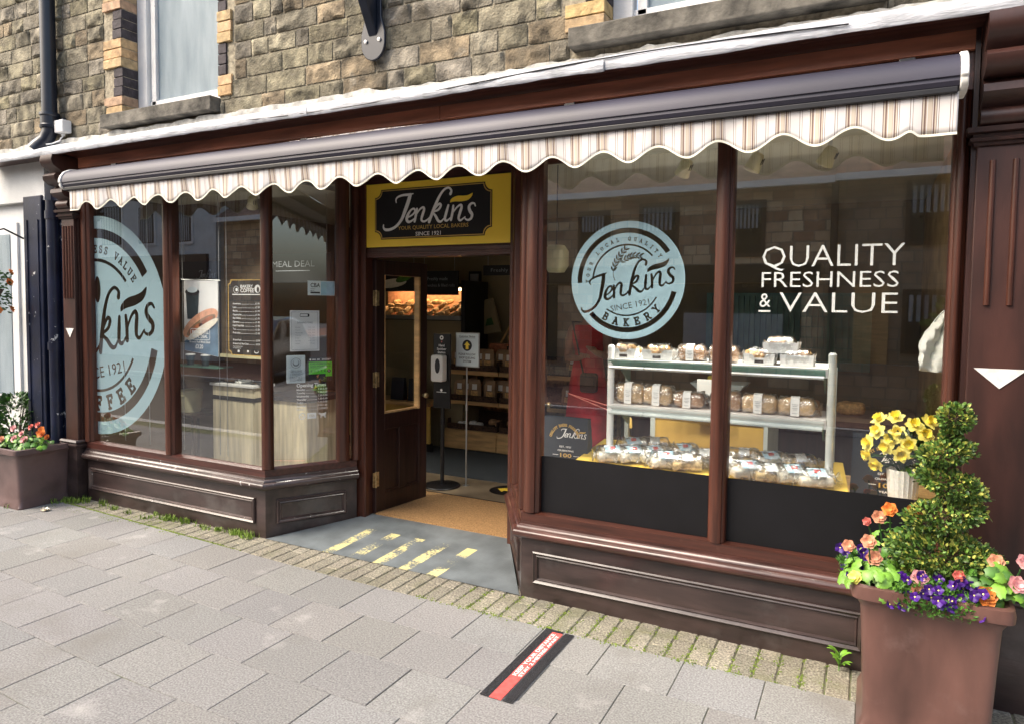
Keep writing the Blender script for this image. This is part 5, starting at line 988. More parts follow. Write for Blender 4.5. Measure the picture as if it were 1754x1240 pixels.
for x, y in ((-4.15, .88), (-3.83, .88), (-4.15, 1.17), (-3.83, 1.17)): obj('leg', MB().box(x - .015, x + .015, y - .015, y + .015, Zf, .57), 'wood_dark', lt, smooth=0)
cs = tag(empty('glass_shelf', (-3.75, .85, 1.05)), 'glass shelf hung on wires in the left bay carrying dark cups', 'shelf'); obj('shelf', MB().box(-4.05, -3.42, .8, .98, 1.045, 1.055), 'shelfgreen', cs, smooth=0)
for i, x in enumerate((-3.86, -3.66)):
    t = tag(empty('cup', (x, .88, 1.056)), ('dark takeaway cup on the glass shelf, left one of two', 'dark takeaway cup on the glass shelf, right one of two')[i], 'cup', 'cups on the glass shelf'); obj('body', MB().lathe([(.028, 0), (.04, .09), (.0001, .09)], (x, .88, 1.056), 20), 'cupdk', t); obj('lid', MB().lathe([(.042, .09), (.043, .097), (.036, .104), (.0001, .104)], (x, .88, 1.056), 20), 'white', t)

# through the doorway
hs_ = tag(empty('sanitiser_stand', (-1.57, 1.6, Zf)), 'black hand sanitiser stand with white dispenser inside the doorway', 'sanitiser stand'); cx, cy_ = -1.57, 1.6
obj('base', MB().lathe([(.155, 0), (.16, .006), (.155, .014), (.03, .02), (.0001, .02)], (cx, cy_, Zf), 36), 'black', hs_); obj('pole', MB().tube([(cx, cy_, Zf + .018), (cx, cy_, .76)], .018, 14), 'black', hs_); obj('pole_collar', MB().tube([(cx, cy_, .60), (cx, cy_, .66)], .023, 14), 'black', hs_)
obj('board', MB().box(cx - .085, cx + .085, cy_ - .02, cy_, .745, 1.385), 'black', hs_, smooth=0, bevel=.004); F_ = frame((cx, cy_ - .021, 0), (1, 0, 0))
sheetobj('printing', cat(*[xf(text(s, .028, 'CENTER', .02), 1, 0, 0, z) for s, z in (('Hand', 1.275), ('Sanitiser', 1.245), ('Station', 1.215))], cdt(disc(0, 1.35, .019), disc(0, 1.35, .008)), rrect(-.05, .882, .05, .887), el(.0, .902, .012, .012)), F_, 'ink', hs_, .001); sheetobj('red_mark', cdt(poly([(-.008, 1.322), (.008, 1.322), (0, 1.305)])), F_, 'redf', hs_, .001)
dpn = obj('dispenser', MB().ext([(cx - .005 + a, cy_ - .10, b) for a, b in rrect(-.055, 0.98, .065, 1.205, .02)[0]], (0, .075, 0)), 'white', hs_, smooth=40, bevel=.008)
obj('dispenser_window', MB().ext([(cx + .01 + a * .024, cy_ - .104, 1.115 + b * .062) for a, b in disc(0, 0, 1, 24)[0]], (0, .01, 0)), 'inkdark', dpn, smooth=40)
ns = tag(empty('notice_stand', (-1.44, 1.72, Zf)), 'white customer notice with yellow arrow on a slim metal pole', 'notice stand'); nx = -1.40
obj('pole', MB().tube([(nx, 1.72, Zf), (nx, 1.72, 1.15)], .0075, 10), 'steel', ns); obj('joint', MB().tube([(nx, 1.72, .72), (nx, 1.72, .78)], .012, 10), 'steel', ns); obj('foot', MB().lathe([(.03, 0), (.03, .004), (.0001, .006)], (nx, 1.72, Zf), 16), 'steel', ns)
obj('frame', MB().box(-1.505, -1.265, 1.70, 1.712, 1.10, 1.395), 'steel', ns, smooth=0, bevel=.003); obj('sheet', MB().box(-1.495, -1.275, 1.697, 1.7, 1.11, 1.385), 'palepaper', ns, smooth=0); F_ = frame((0, 1.696, 0), (1, 0, 0))
sheetobj('printing', cat(fit('Customer Notice', -1.465, -1.305, 1.355, .016, .01), rrect(-1.465, 1.348, -1.305, 1.35), disc(-1.385, 1.285, .048), fit('PLEASE FOLLOW', -1.47, -1.30, 1.20, .018, .01), fit('SHOP QUEUING', -1.465, -1.305, 1.17, .018, .01), fit('SYSTEM', -1.425, -1.345, 1.14, .018, .01)), F_, 'inkdark', ns, .001)
sheetobj('arrow', cdt(poly([(-1.385, 1.32), (-1.355, 1.287), (-1.371, 1.287), (-1.371, 1.252), (-1.399, 1.252), (-1.399, 1.287), (-1.415, 1.287)])), F_, 'yellow', ns, .002)
# wooden bakery shelving with wicker trays and paper bags
us = tag(empty('wooden_shelving', (-1.6, 3.25, Zf)), 'light oak stepped bakery shelving against the back wall facing the door', 'shelving')
for z0, z1_ in ((.885, .93), (.56, .60)):
    for a, b_ in ((-2.42, -1.785), (-1.775, -.6)): obj('shelf', MB().box(a, b_, 3.0, 3.5, z0, z1_), 'oak', us, smooth=0, bevel=.002)
for a, b_ in ((-2.44, -1.785), (-1.775, -.6)): obj('drawer_front', MB().box(a, b_, 2.96, 3.5, .08, .285), 'oak', us, smooth=0, bevel=.003)
for x in (-2.43, -1.9, -1.2, -.6): obj('upright', MB().box(x - .012, x + .012, 3.45, 3.5, Zf, 1.3), 'oak', us, smooth=0)
obj('back_panel', MB().box(-2.44, -.59, 3.52, 3.54, Zf, 1.0), 'crustdk', us, smooth=0)
def basket(x0, x1, z, label):
    t = tag(empty('wicker_tray', ((x0 + x1) / 2, 3.2, z)), label, 'tray', 'wicker trays on the oak shelving'); obj('weave', MB().box(x0, x1, 2.99, 3.0, z, z + .055).box(x0, x0 + .01, 3.0, 3.4, z, z + .11).box(x1 - .01, x1, 3.0, 3.4, z, z + .11).box(x0 + .01, x1 - .01, 3.4, 3.41, z, z + .16).box(x0 + .01, x1 - .01, 3.0, 3.4, z, z + .01), 'wicker', t, smooth=0); obj('rim', MB().tube([(x0, 2.993, z + .058), (x1, 2.993, z + .058)], .007, 6), 'wicker', t)
for z, zn in ((.932, 'top'), (.602, 'middle'), (.287, 'bottom')):
    basket(-2.41, -1.79, z, 'long wicker tray on the %s oak tier beside the notice pole' % zn); basket(-1.76, -1.2, z, 'wicker tray on the %s oak tier near the right door post' % zn); basket(-1.18, -.62, z, 'wicker tray at the far right of the %s oak tier' % zn)
def pbag(x, y, z, h, label, seen=None):
    t = tag(empty('paper_bag', (x, y, z)), label, 'paper bag', 'paper bags of cookies on the oak shelving'); w_ = .075
    P = [(x - w_, y - .03, z), (x + w_, y - .03, z), (x + w_, y + .03, z), (x - w_, y + .03, z), (x - w_ * .95, y - .028, z + h * .75), (x + w_ * .95, y - .028, z + h * .75), (x + w_ * .9, y + .02, z + h * .75), (x - w_ * .9, y + .02, z + h * .75), (x - w_ * .7, y - .005, z + h), (x + w_ * .7, y - .005, z + h)]
    obj('bag', MB().add(P, [(0, 1, 5, 4), (1, 2, 6, 5), (2, 3, 7, 6), (3, 0, 4, 7), (4, 5, 9, 8), (6, 7, 8, 9), (5, 6, 9), (7, 4, 8)]), 'kraft', t, smooth=0)
    obj('cookie_window', MB().add([(x - .045, y - .0315, z + .02), (x + .045, y - .0315, z + .02), (x + .04, y - .0305, z + h * .45), (x - .04, y - .0305, z + h * .45)], [(0, 1, 2, 3)]), 'cake', t, smooth=0); obj('label', MB().add([(x - .028, y - .033, z + h * .5), (x + .028, y - .033, z + h * .5), (x + .028, y - .030, z + h * .78), (x - .028, y - .030, z + h * .78)], [(0, 1, 2, 3)]), 'white', t, smooth=0); return t
pb0 = pbag(-2.28, 3.06, .615, .22, 'small kraft cookie bag at the left end of the middle oak tier')
k = 0
BG = [(-2.02, 3.07, .945, 'brown bag squeezed beside the large labelled bag on the top tier'), (-1.80, 3.12, .945, 'brown bag second row near the middle of the top tier'), (-2.20, 3.08, .615, 'kraft cookie bag tucked second in the front row of the middle tier, slightly lower'), (-1.80, 3.12, .615, 'kraft cookie bag behind the third bag of the middle tier'), (-1.57, 3.07, .615, 'kraft cookie bag right beside the door post on the middle tier'), (-2.10, 3.07, .615, 'kraft cookie bag, second from the left on the middle oak tier'), (-1.90, 3.06, .615, 'kraft cookie bag, third along the middle oak tier'), (-2.2, 3.2, .63, 'kraft bag standing in the second row of the middle tier, left'), (-2.0, 3.2, .63, 'kraft bag standing in the second row of the middle tier, right'), (-1.68, 3.07, .615, 'kraft bag nearest the door post on the middle tier'),
      (-2.32, 3.07, .945, 'narrow brown bag at the left end of the top oak tier'), (-2.18, 3.08, .945, 'brown bag second on the top oak tier beside the notice'), (-1.93, 3.06, .945, 'large brown bag with white label in the middle of the top tier'), (-1.68, 3.07, .945, 'brown bag near the door post on the top tier'), (-1.45, 3.07, .945, 'brown bag on the top tier seen past the door post'), (-.95, 3.07, .945, 'brown bag on the top tier seen through the right window'), (-.75, 3.07, .615, 'brown bag on the middle tier seen through the right window'), (-1.0, 3.08, .615, 'brown bag on the middle tier left of the red dress')]
for x, y, z, lb in BG: dup(pb0, (x, y, z), rf.uniform(-.15, .15), lb)
r5 = random.Random(9)
for i in range(6):
    x = -2.27 + .11 * i; tag(obj('bun_pack', MB().add(*at(blob(.085, .08, .06, i, 1.2), (x, 3.07 + .06 * (i % 2) + .05 * (i > 2), .30 + (.03 if i > 2 else 0)))), 'crustdk' if i > 2 else 'white', smooth=60), ['white topped bun pack at the left of the bottom wicker tray', 'white topped bun pack second in the bottom wicker tray', 'white topped bun pack third in the bottom wicker tray', 'dark bun pack heaped in the bottom tray, left of three', 'dark bun pack heaped in the bottom tray, middle of three', 'dark bun pack heaped in the bottom tray, right of three'][i], 'bun pack', 'bun packs in the bottom tray')
# heated bread display, counters and boards at the back
hd = tag(empty('bread_display', (-3.1, 3.3, 1.4)), 'warmly lit bread display shelf behind the serving counter', 'bread display')
obj('shelf', MB().box(-3.6, -2.25, 3.0, 3.5, 1.46, 1.5), 'black', hd, smooth=0); obj('shelf_lip', MB().box(-3.6, -2.25, 2.985, 3.0, 1.47, 1.515), 'steel', hd, smooth=0); obj('back_panel', MB().box(-3.6, -2.25, 3.48, 3.5, 1.5, 1.85), 'peach', hd, smooth=0); obj('hood', MB().box(-3.6, -2.25, 3.1, 3.5, 1.83, 1.87), 'black', hd, smooth=0); obj('heat_lamp', MB().box(-3.5, -2.4, 3.30, 3.36, 1.80, 1.825), 'lamp', hd, smooth=0); obj('cabinet', MB().box(-3.6, -2.25, 3.05, 3.5, Zf, 1.46), 'walli', hd, smooth=0); obj('end_panel', MB().box(-2.25, -2.20, 3.0, 3.5, 1.1, 1.9), 'black', hd, smooth=0)
for i in range(34):
    x = -3.45 + 1.12 * ((i * 7) % 34) / 34; y = 3.1 + .08 * (i % 4); L = r5.uniform(.13, .2); m_ = MB().add(*at(blob(L, .065, .05, i, 1.1, 12, 10), (0, 0, 0))); o = obj('baguette' if i % 2 else 'bread_roll', m_, 'crust', smooth=60); o.location = (x, y, 1.502 + .045 * (i % 4)); o.rotation_euler = (r5.uniform(-.3, .3), r5.uniform(-.7, .2), r5.uniform(-.6, .6) + (1.2 if i % 2 else 0))
    tag(o, 'small crusty %s in the glowing heap behind the counter' % ('baguette' if i % 2 else 'roll'), 'bread', 'loaves heaped on the warm display')
sc_ = tag(empty('serving_counter', (-3.1, 2.55, Zf)), 'serving counter with yellow lower panels at the back of the shop', 'counter')
obj('yellow_panel', MB().box(-4.1, -2.42, 2.66, 2.68, .16, .56), 'gold', sc_, smooth=0); obj('top', MB().box(-4.1, -2.42, 2.6, 2.95, .56, .6), 'oak', sc_, smooth=0); obj('kickboard', MB().box(-4.1, -2.42, 2.70, 2.72, Zf, .16), 'black', sc_, smooth=0); obj('glass_case', MB().box(-4.1, -2.9, 2.7, 2.95, .6, 1.1), 'glass_thin', sc_, smooth=0)
for i, x in enumerate((-2.95, -2.72)): carrier(x, x + .17, 2.68, .602, .84, ('black carrier bag on the serving counter, nearer the door edge', 'black carrier bag on the serving counter beside its twin')[1 - i], .08, False)
board(-2.72, -2.23, 2.9, 1.74, 2.0, 'black freshly made sandwiches board hanging behind the door', cat(fit('Freshly made', -2.62, -2.36, 1.90, .035, -.005), fit('sandwiches & filled rolls', -2.70, -2.27, 1.83, .032, -.005)))
t = board(-3.5, -2.76, 2.9, 1.78, 2.02, 'dark picture board of a sandwich seen through the door glass'); sheetobj('sandwich_picture', el(-3.1, 1.87, .2, .05, .1), frame((0, 2.9, 0), (1, 0, 0)), 'icing', t, .002); sheetobj('salad_picture', el(-2.93, 1.93, .12, .04, .3), frame((0, 2.9, 0), (1, 0, 0)), 'leafg', t, .003)
board(-1.75, -1.2, 2.6, 1.93, 2.03, 'narrow black board near the ceiling just left of the door post', fit('Freshly made', -1.66, -1.3, 1.965, .035, -.005))
pf_ = tag(empty('framed_certificate', (-2.35, 3.58, 1.8)), 'small black framed certificate on the back wall', 'picture'); obj('frame', MB().box(-2.50, -2.34, 3.57, 3.598, 1.78, 2.03), 'black', pf_, smooth=0, bevel=.004); obj('print', MB().box(-2.475, -2.365, 3.565, 3.57, 1.81, 2.0), 'inkgrey', pf_, smooth=0); obj('orange_block', MB().box(-2.46, -2.38, 3.562, 3.565, 1.83, 1.87), 'sausage', pf_, smooth=0)
tb = tag(empty('tote_bag', (-2.55, 3.45, 1.3)), 'black fabric tote bag hanging beside the bread display', 'tote bag'); obj('bag', MB().ext([(-2.17 - .4 + a, 3.40, b) for a, b in ((.02, 1.32), (.34, 1.34), (.30, 1.62), (.24, 1.66), (.1, 1.66), (.06, 1.62))], (0, .05, 0)), 'black', tb, smooth=0, bevel=.01); obj('handle', MB().tube([(-2.47, 3.42, 1.65), (-2.45, 3.42, 1.76), (-2.40, 3.42, 1.80), (-2.35, 3.42, 1.76), (-2.33, 3.42, 1.65)], .012, 8), 'black', tb); sheetobj('script_lettering', xf(SCRIPT, .13 / SLEN, -.3, -2.47, 1.52), frame((0, 3.398, 0), (1, 0, 0)), 'inkgrey', tb, .001)
t2 = tag(empty('jute_bag', (-2.15, 3.45, 1.3)), 'pale natural jute bag with printed leaves hanging right of the black tote', 'tote bag'); obj('bag', MB().ext([(a, 3.42, b) for a, b in ((-2.24, 1.3), (-1.98, 1.34), (-2.10, 1.72), (-2.2, 1.70))], (0, .04, 0)), 'walli', t2, smooth=0, bevel=.01); obj('leaf_print', MB().add([(a, 3.415, b) for a, b in ((-2.18, 1.4), (-2.07, 1.42), (-2.10, 1.5), (-2.16, 1.48))], [(0, 1, 2, 3)]), 'leafd', t2, smooth=0)
bm_ = tag(empty('broom', (-1.8, 3.3, 1.0)), 'wooden pole leaning against the back wall above the shelving', 'broom'); obj('handle', MB().tube([(-1.96, 3.3, 1.15), (-1.72, 3.5, 1.72)], .012, 8), 'oak', bm_)
pp = tag(empty('picture_box', (-1.85, 3.15, 1.1)), 'brown box with food picture standing on the top oak tier', 'box'); obj('box', MB().box(-1.98, -1.78, 3.16, 3.3, .945, 1.22), 'sausage', pp, smooth=0); obj('price_card', MB().box(-1.76, -1.55, 3.15, 3.16, 1.08, 1.2), 'board_black', pp, smooth=0)
# back counter behind the display stand
bc = tag(empty('back_counter', (1.1, 2.3, Zf)), 'dark back counter with pale worktop deep behind the right window', 'counter'); obj('body', MB().box(.0, 2.0, 2.0, 2.7, Zf, .84), 'wood_dark', bc, smooth=0); obj('worktop', MB().box(-.02, 2.02, 1.97, 2.72, .84, .87), 'lino', bc, smooth=0)
sl = tag(empty('weighing_scale', (.75, 2.1, .87)), 'pale green weighing scale with sloping pan on the back counter', 'scale'); obj('body', MB().box(.55, .8, 2.05, 2.3, .87, 1.0), 'shelfgrey', sl, smooth=0, bevel=.01); obj('pan', MB().ext([(a, 2.0, b) for a, b in ((.46, 1.05), (.88, 1.05), (.84, 1.0), (.52, 1.0))], (0, .3, 0)), 'shelfgrey', sl, smooth=0, bevel=.006)
tag(obj('white_card', MB().box(.78, .97, .80, .803, 1.10, 1.20), 'white', smooth=0, bevel=.001), 'blank white card standing behind the middle display shelf', 'card')
for i, (x, m_, nm) in enumerate(((.05, 'crust', 'yellowish sponge cakes in a row on the back counter'), (.28, 'cake', 'second tray of golden cakes on the back counter'), (1.2, 'crustdk', 'dark loaf tin on the back counter right of the scale'), (1.5, 'cake', 'pale batch cake on the back counter at the right'))):
    tag(obj('cake', MB().add(*at(blob(.2, .15, .09, i, 1.1), (x + .1, 2.15, .87))), m_, smooth=60), nm, 'cake')
tag(obj('lemon', MB().add(*at(blob(.08, .06, .055, 3, 1, pinch=.1), (.86, 2.1, 1.14)) ) if 0 else MB().add(*at(blob(.08, .06, .055, 3, 1), (.62, 2.1, 1.052))), 'lemon', smooth=60), 'bright yellow lemon sitting on the scale pan', 'lemon')
wc = tag(empty('wall_cabinet', (1.0, 3.3, 1.3)), 'dark green corrugated wall cabinet on the back wall', 'cabinet'); mb = MB()
for i in range(28): mb.box(.3 + i * .05, .335 + i * .05, 3.42, 3.45, 1.1, 1.75)
mb.box(.28, 1.72, 3.45, 3.58, 1.08, 1.78); obj('ribbed_front', mb, 'shelfgreen', wc, smooth=0)

wl = tag(empty('wall_lamp', (-.25, 1.0, 1.9)), 'cream rounded lampshade at the left edge of the right hand window', 'lamp'); obj('shade', MB().lathe([(.0001, 0), (.05, .004), (.075, .05), (.075, .15), (.05, .19), (.0001, .195)], (-.25, 1.0, 1.86), 20, sq=4), 'cream', wl); obj('cord', MB().tube([(-.25, 1.0, 2.05), (-.25, 1.0, 2.6)], .004, 6), 'inkdark', wl)
# ================================================================ PERSON IN RED
pe = tag(empty('person', (-.66, 2.72, Zf)), 'person in a long red dress with a brown shoulder bag, one arm bent forward', 'person')
J = {'pel': (0, 0, .95), 'sp': (0, 0, 1.12), 'ch': (0, 0, 1.30), 'nk': (0, 0, 1.44), 'hd': (.01, -.015, 1.49), 'shL': (-.17, 0, 1.38), 'elL': (-.20, -.03, 1.08), 'wrL': (.0, -.24, 1.10), 'hnL': (.07, -.29, 1.13), 'shR': (.17, 0, 1.38), 'elR': (.21, -.02, 1.10), 'wrR': (.17, -.26, 1.16), 'hnR': (.15, -.34, 1.20),
     'hpL': (-.09, 0, .90), 'knL': (-.10, -.02, .50), 'anL': (-.10, .02, .09), 'toL': (-.11, -.14, .04), 'hpR': (.09, 0, .90), 'knR': (.10, -.02, .50), 'anR': (.10, .02, .09), 'toR': (.11, -.14, .04)}
RD = {'pel': .13, 'sp': .11, 'ch': .13, 'nk': .05, 'hd': .05, 'shL': .055, 'elL': .04, 'wrL': .027, 'hnL': .022, 'shR': .055, 'elR': .04, 'wrR': .027, 'hnR': .022, 'hpL': .09, 'knL': .055, 'anL': .04, 'toL': .03, 'hpR': .09, 'knR': .055, 'anR': .04, 'toR': .03}
ED = [('pel', 'sp'), ('sp', 'ch'), ('ch', 'nk'), ('nk', 'hd'), ('ch', 'shL'), ('shL', 'elL'), ('elL', 'wrL'), ('wrL', 'hnL'), ('ch', 'shR'), ('shR', 'elR'), ('elR', 'wrR'), ('wrR', 'hnR'), ('pel', 'hpL'), ('hpL', 'knL'), ('knL', 'anL'), ('anL', 'toL'), ('pel', 'hpR'), ('hpR', 'knR'), ('knR', 'anR'), ('anR', 'toR')]
for s, w0 in (('L', (.07, -.29, 1.13)), ('R', (.15, -.34, 1.20))):
    for k in range(4):
        n1, n2 = 'f%s%da' % (s, k), 'f%s%db' % (s, k); dx = (k - 1.5) * .018; J[n1] = (w0[0] + dx + .03, w0[1] - .035, w0[2] + .005); J[n2] = (w0[0] + dx + .045, w0[1] - .055 - .005 * (k % 2), w0[2] - .02); RD[n1] = .009; RD[n2] = .007; ED += [('hn' + s, n1), (n1, n2)]
    n1 = 'th' + s; J[n1] = (w0[0] - .035, w0[1] - .03, w0[2] + .02); RD[n1] = .009; ED.append(('hn' + s, n1))
nm = list(J); me = bpy.data.meshes.new('body'); me.from_pydata([J[k] for k in nm], [(nm.index(a), nm.index(b)) for a, b in ED], []); me.materials.append(M['skin']); bo = bpy.data.objects.new('body', me); C.objects.link(bo); bo.parent = pe
sk = bo.modifiers.new('skin', 'SKIN'); lay = me.skin_vertices[0] if me.skin_vertices else None
if lay is None:
    import bmesh
    bm = bmesh.new(); bm.from_mesh(me); bm.verts.layers.skin.verify(); bm.to_mesh(me); bm.free(); lay = me.skin_vertices[0]
for i, k in enumerate(nm): lay.data[i].radius = (RD[k], RD[k] * (.8 if k in ('pel', 'sp', 'ch') else 1)); lay.data[i].use_root = (k == 'pel')
bo.modifiers.new('s', 'SUBSURF').levels = 1; bo.modifiers['s'].render_levels = 2
hv = []
for i in range(17):
    v = math.pi * i / 16
    for k in range(20):
        a = 2 * math.pi * k / 20; x, y, z = .075 * math.sin(v) * math.cos(a), .095 * math.sin(v) * math.sin(a), .115 * math.cos(v)
        if z < 0: x *= 1 + z * 2.2; y *= 1 + z * 1.2
        if abs(x) < .018 and y < 0 and -.045 < z < .01: y -= .018
        if .012 < abs(x) < .045 and y < 0 and .0 < z < .03: y += .008
        hv.append((x + .01, y - .02, z + 1.60))
hd_o = obj('head', MB().add(hv, [(i * 20 + k, i * 20 + (k + 1) % 20, (i + 1) * 20 + (k + 1) % 20, (i + 1) * 20 + k) for i in range(16) for k in range(20)]), 'skin', pe, smooth=80, local=True)
obj('hair', MB().add([((x - .01) * 1.13 + .01, (y + .02) * 1.12 - .005 + (.02 if z < 1.56 else 0), 1.61 + (z - 1.60) * (1.12 if z > 1.6 else 1.5)) for x, y, z in hv], [(i * 20 + k, i * 20 + (k + 1) % 20, (i + 1) * 20 + (k + 1) % 20, (i + 1) * 20 + k) for i in range(14) for k in range(20) if not (9 < k < 20 and i > 3)]), 'hair', pe, smooth=80, local=True, recalc=False)
ft = MB()
for s in (-1, 1): ft.lathe([(.0001, -.006), (.009, -.003), (.009, .003), (.0001, .006)], (.01 + s * .03, -.108, 1.61), 8)
obj('eyes', ft, 'inkdark', pe, local=True); obj('lips', MB().box(-.012, .032, -.112, -.10, 1.545, 1.555), 'redf', pe, local=True, bevel=.003)
dv = []; n = 28
for z, rx_, ry in ((1.40, .15, .085), (1.34, .165, .115), (1.26, .16, .125), (1.12, .13, .105), (1.0, .155, .125), (.85, .18, .14), (.6, .2, .17), (.35, .23, .19), (.12, .26, .21)):
    for k in range(n): a = 2 * math.pi * k / n; f_ = 1 + (.07 * math.sin(a * 7 + z * 2)) * max(0, (1.1 - z)); dv.append((rx_ * math.cos(a) * f_, ry * math.sin(a) * f_, z))
obj('dress', MB().add(dv, [(i * n + k, i * n + (k + 1) % n, (i + 1) * n + (k + 1) % n, (i + 1) * n + k) for i in range(8) for k in range(n)]), 'redcloth', pe, smooth=60, local=True)
obj('shoulder_bag', MB().ext([(a, -.16, b) for a, b in rrect(-.02, .78, .14, .96, .03)[0]], (0, .05, 0)).tube([(.0, -.13, .95), (-.06, -.13, 1.2), (-.15, -.05, 1.43), (-.12, .06, 1.42)], .009, 8), 'leather', pe, local=True)

# ================================================================ PLANTERS
def planter(cx, cy, h, r_top, label, m_):
    t = tag(empty('planter', (cx, cy, 0)), label, 'planter'); k = h / .5
    pr_ = [(r_top * .86, 0), (r_top * .87, .012 * k), (r_top * .80, .05 * k), (r_top * .80, .10 * k), (r_top * .84, .30 * k), (r_top * .87, .42 * k), (r_top * .93, .445 * k), (r_top * .995, .455 * k), (r_top, .475 * k), (r_top * .985, .495 * k), (r_top * .93, .5 * k), (r_top * .88, .49 * k), (r_top * .86, .46 * k)]
    obj('pot', MB().lathe(pr_, (cx, cy, 0), 160, sq=14), m_, t, smooth=40); obj('soil', MB().lathe([(r_top * .86, .44 * k), (r_top * .86, .465 * k), (.0001, .47 * k)], (cx, cy, 0), 80, sq=14), 'soil', t); return t
planter(-4.335, -.25, .475, .235, 'dull purple-brown square planter of begonias at the left pilaster', 'potdull')
planter(1.932, -.295, .59, .263, 'glazed red-brown square planter holding the spiral topiary', 'pot')
rp = random.Random(31)
def bleaf(mb, c, n_, L, w_, lobed=True):
    n_ = Vector(n_).normalized(); q = n_.to_track_quat('Z', 'Y') @ Matrix.Rotation(rp.uniform(0, 6.28), 3, 'Z').to_quaternion() if 0 else n_.to_track_quat('Z', 'Y'); a0 = rp.uniform(0, 6.28); ca, sa = math.cos(a0), math.sin(a0); P = [c]; K = 14
    for k in range(K):
        a = 2 * math.pi * k / K; r_ = 1 + (.12 if k % 2 else -.06) * lobed; x = math.cos(a) * L * (.5 if math.cos(a) > 0 else .42) * r_ + L * .3; y = math.sin(a) * w_ * .5 * r_ * (1 - .3 * math.cos(a)); z = -.35 * (y * y + x * x * .6) / max(L, .01) - .004 * (k % 2)
        P.append(c + q @ Vector((x * ca - y * sa, x * sa + y * ca, z)))
    P[0] = c + q @ Vector((L * .3 * ca, L * .3 * sa, .003)); mb.add(P, [(0, 1 + k, 1 + (k + 1) % K) for k in range(K)])
def rosette(c, n_, r_, layers=3):
    mb = MB(); q = Vector(n_).normalized().to_track_quat('Z', 'Y')
    for l in range(layers):
        np_ = 6 - l; L = r_ * (1 - .25 * l)
        for k in range(np_): petal(mb, c + q @ Vector((0, 0, .004 * l)), q, 2 * math.pi * k / np_ + l * .5, L, L * .95, .25 + .45 * l, .10)
    return mb
def begonia(cx, cy, z, R_, nl, label, cols, extra=(), leafm='leafg', grp=None, zs=1.0, nf=None, hmax=.10):
    t = tag(empty('begonia', (cx, cy, z)), label, 'flowering plant', grp); A, B = MB(), MB()
    for i in range(int(nl * 2.1)):
        a = rp.uniform(0, 6.28); d = R_ * math.sqrt(rp.random()); h = hmax * rp.uniform(-.1, 1) * (1 - .5 * (d / R_) ** 2); c = Vector((cx + d * math.cos(a), cy + d * math.sin(a), z + h)); n_ = (math.cos(a) * .7 + rp.gauss(0, .3), math.sin(a) * .7 - .4 + rp.gauss(0, .3), .9); bleaf(A if i % 3 else B, c, n_, rp.uniform(.036, .064), rp.uniform(.03, .052))
    st = MB(); 
    obj('leaves', A, leafm, t, smooth=60, recalc=False); obj('young_leaves', B, 'leafl', t, smooth=60, recalc=False)
    for ch in t.children: tag(ch, kind='stuff')
    for i, (dx, dy, dz, col, r_) in enumerate(cols):
        c = Vector((cx + dx, cy + dy, z + dz)); obj('flower', rosette(c, (dx * 2 + rp.gauss(0, .2), -1, .55), r_), col, t, smooth=60, recalc=False); st.tube([Vector((cx + dx * .5, cy + dy * .5, z)), c], .003, 5)
    obj('stems', st, 'leafd', t); return t
ZL = .46
begonia(-4.22, -.30, ZL, .13, 46, 'pink and orange begonias at the street corner of the left planter', [(.02, -.06, .07, 'pink', .038), (-.10, -.07, .07, 'pink', .035), (-.05, -.04, .11, 'pink', .03), (.10, .02, .12, 'orange', .04), (.14, .04, .09, 'orange', .025), (.05, .05, .14, 'orange', .03), (-.01, .06, .17, 'redf', .03), (-.07, .04, .15, 'redf', .03)])
begonia(-4.47, -.30, ZL, .12, 40, 'peach begonias at the far left of the left planter', [(.02, -.10, .06, 'peach', .03), (-.08, -.08, .09, 'peach', .03), (0, 0, .13, 'pink', .03)])
# dark shrub growing behind the left begonias
def shrubby(name, label, cx, cy, z0, h, r_, n, mats, seed, size=.03, cat_='shrub'):
    t = tag(empty(name, (cx, cy, z0)), label, cat_); q = random.Random(seed); L = [MB() for _ in mats]; st = MB()
    for i in range(9): a = q.uniform(0, 6.28); st.tube([(cx, cy, z0), (cx + r_ * .4 * math.cos(a), cy + r_ * .4 * math.sin(a), z0 + h * .5), (cx + r_ * .75 * math.cos(a), cy + r_ * .75 * math.sin(a), z0 + h * q.uniform(.7, .95))], [.006, .004, .002], 5)
    for i in range(n):
        a = q.uniform(0, 6.28); u = q.random(); rr_ = r_ * (.55 + .5 * math.sin(math.pi * min(1, u * .9 + .1))) * math.sqrt(q.uniform(.25, 1)); c = Vector((cx + rr_ * math.cos(a), cy + rr_ * math.sin(a), z0 + h * u)); v = Vector((math.cos(a), math.sin(a), q.uniform(-.2, 1.2))).normalized(); s = v.cross(Vector((q.gauss(0, 1), q.gauss(0, 1), q.gauss(0, 1)))).normalized() * size * .28; l = size * q.uniform(.7, 1.2)
        L[min(len(mats) - 1, int(q.random() * len(mats)))].add([c, c + v * l * .5 + s, c + v * l, c + v * l * .5 - s], [(0, 1, 2, 3)])
    obj('stems', st, 'wicker', t)
    for mb, m_ in zip(L, mats): tag(obj('foliage', mb, m_, t, smooth=0, recalc=False), kind='stuff')
    return t
shrubby('evergreen_shrub', 'dark green shrub standing behind the left planter by the neighbouring shop', -4.78, -.12, .30, .52, .15, 900, ['leafd', 'box3', 'leafg'], 3, .05)
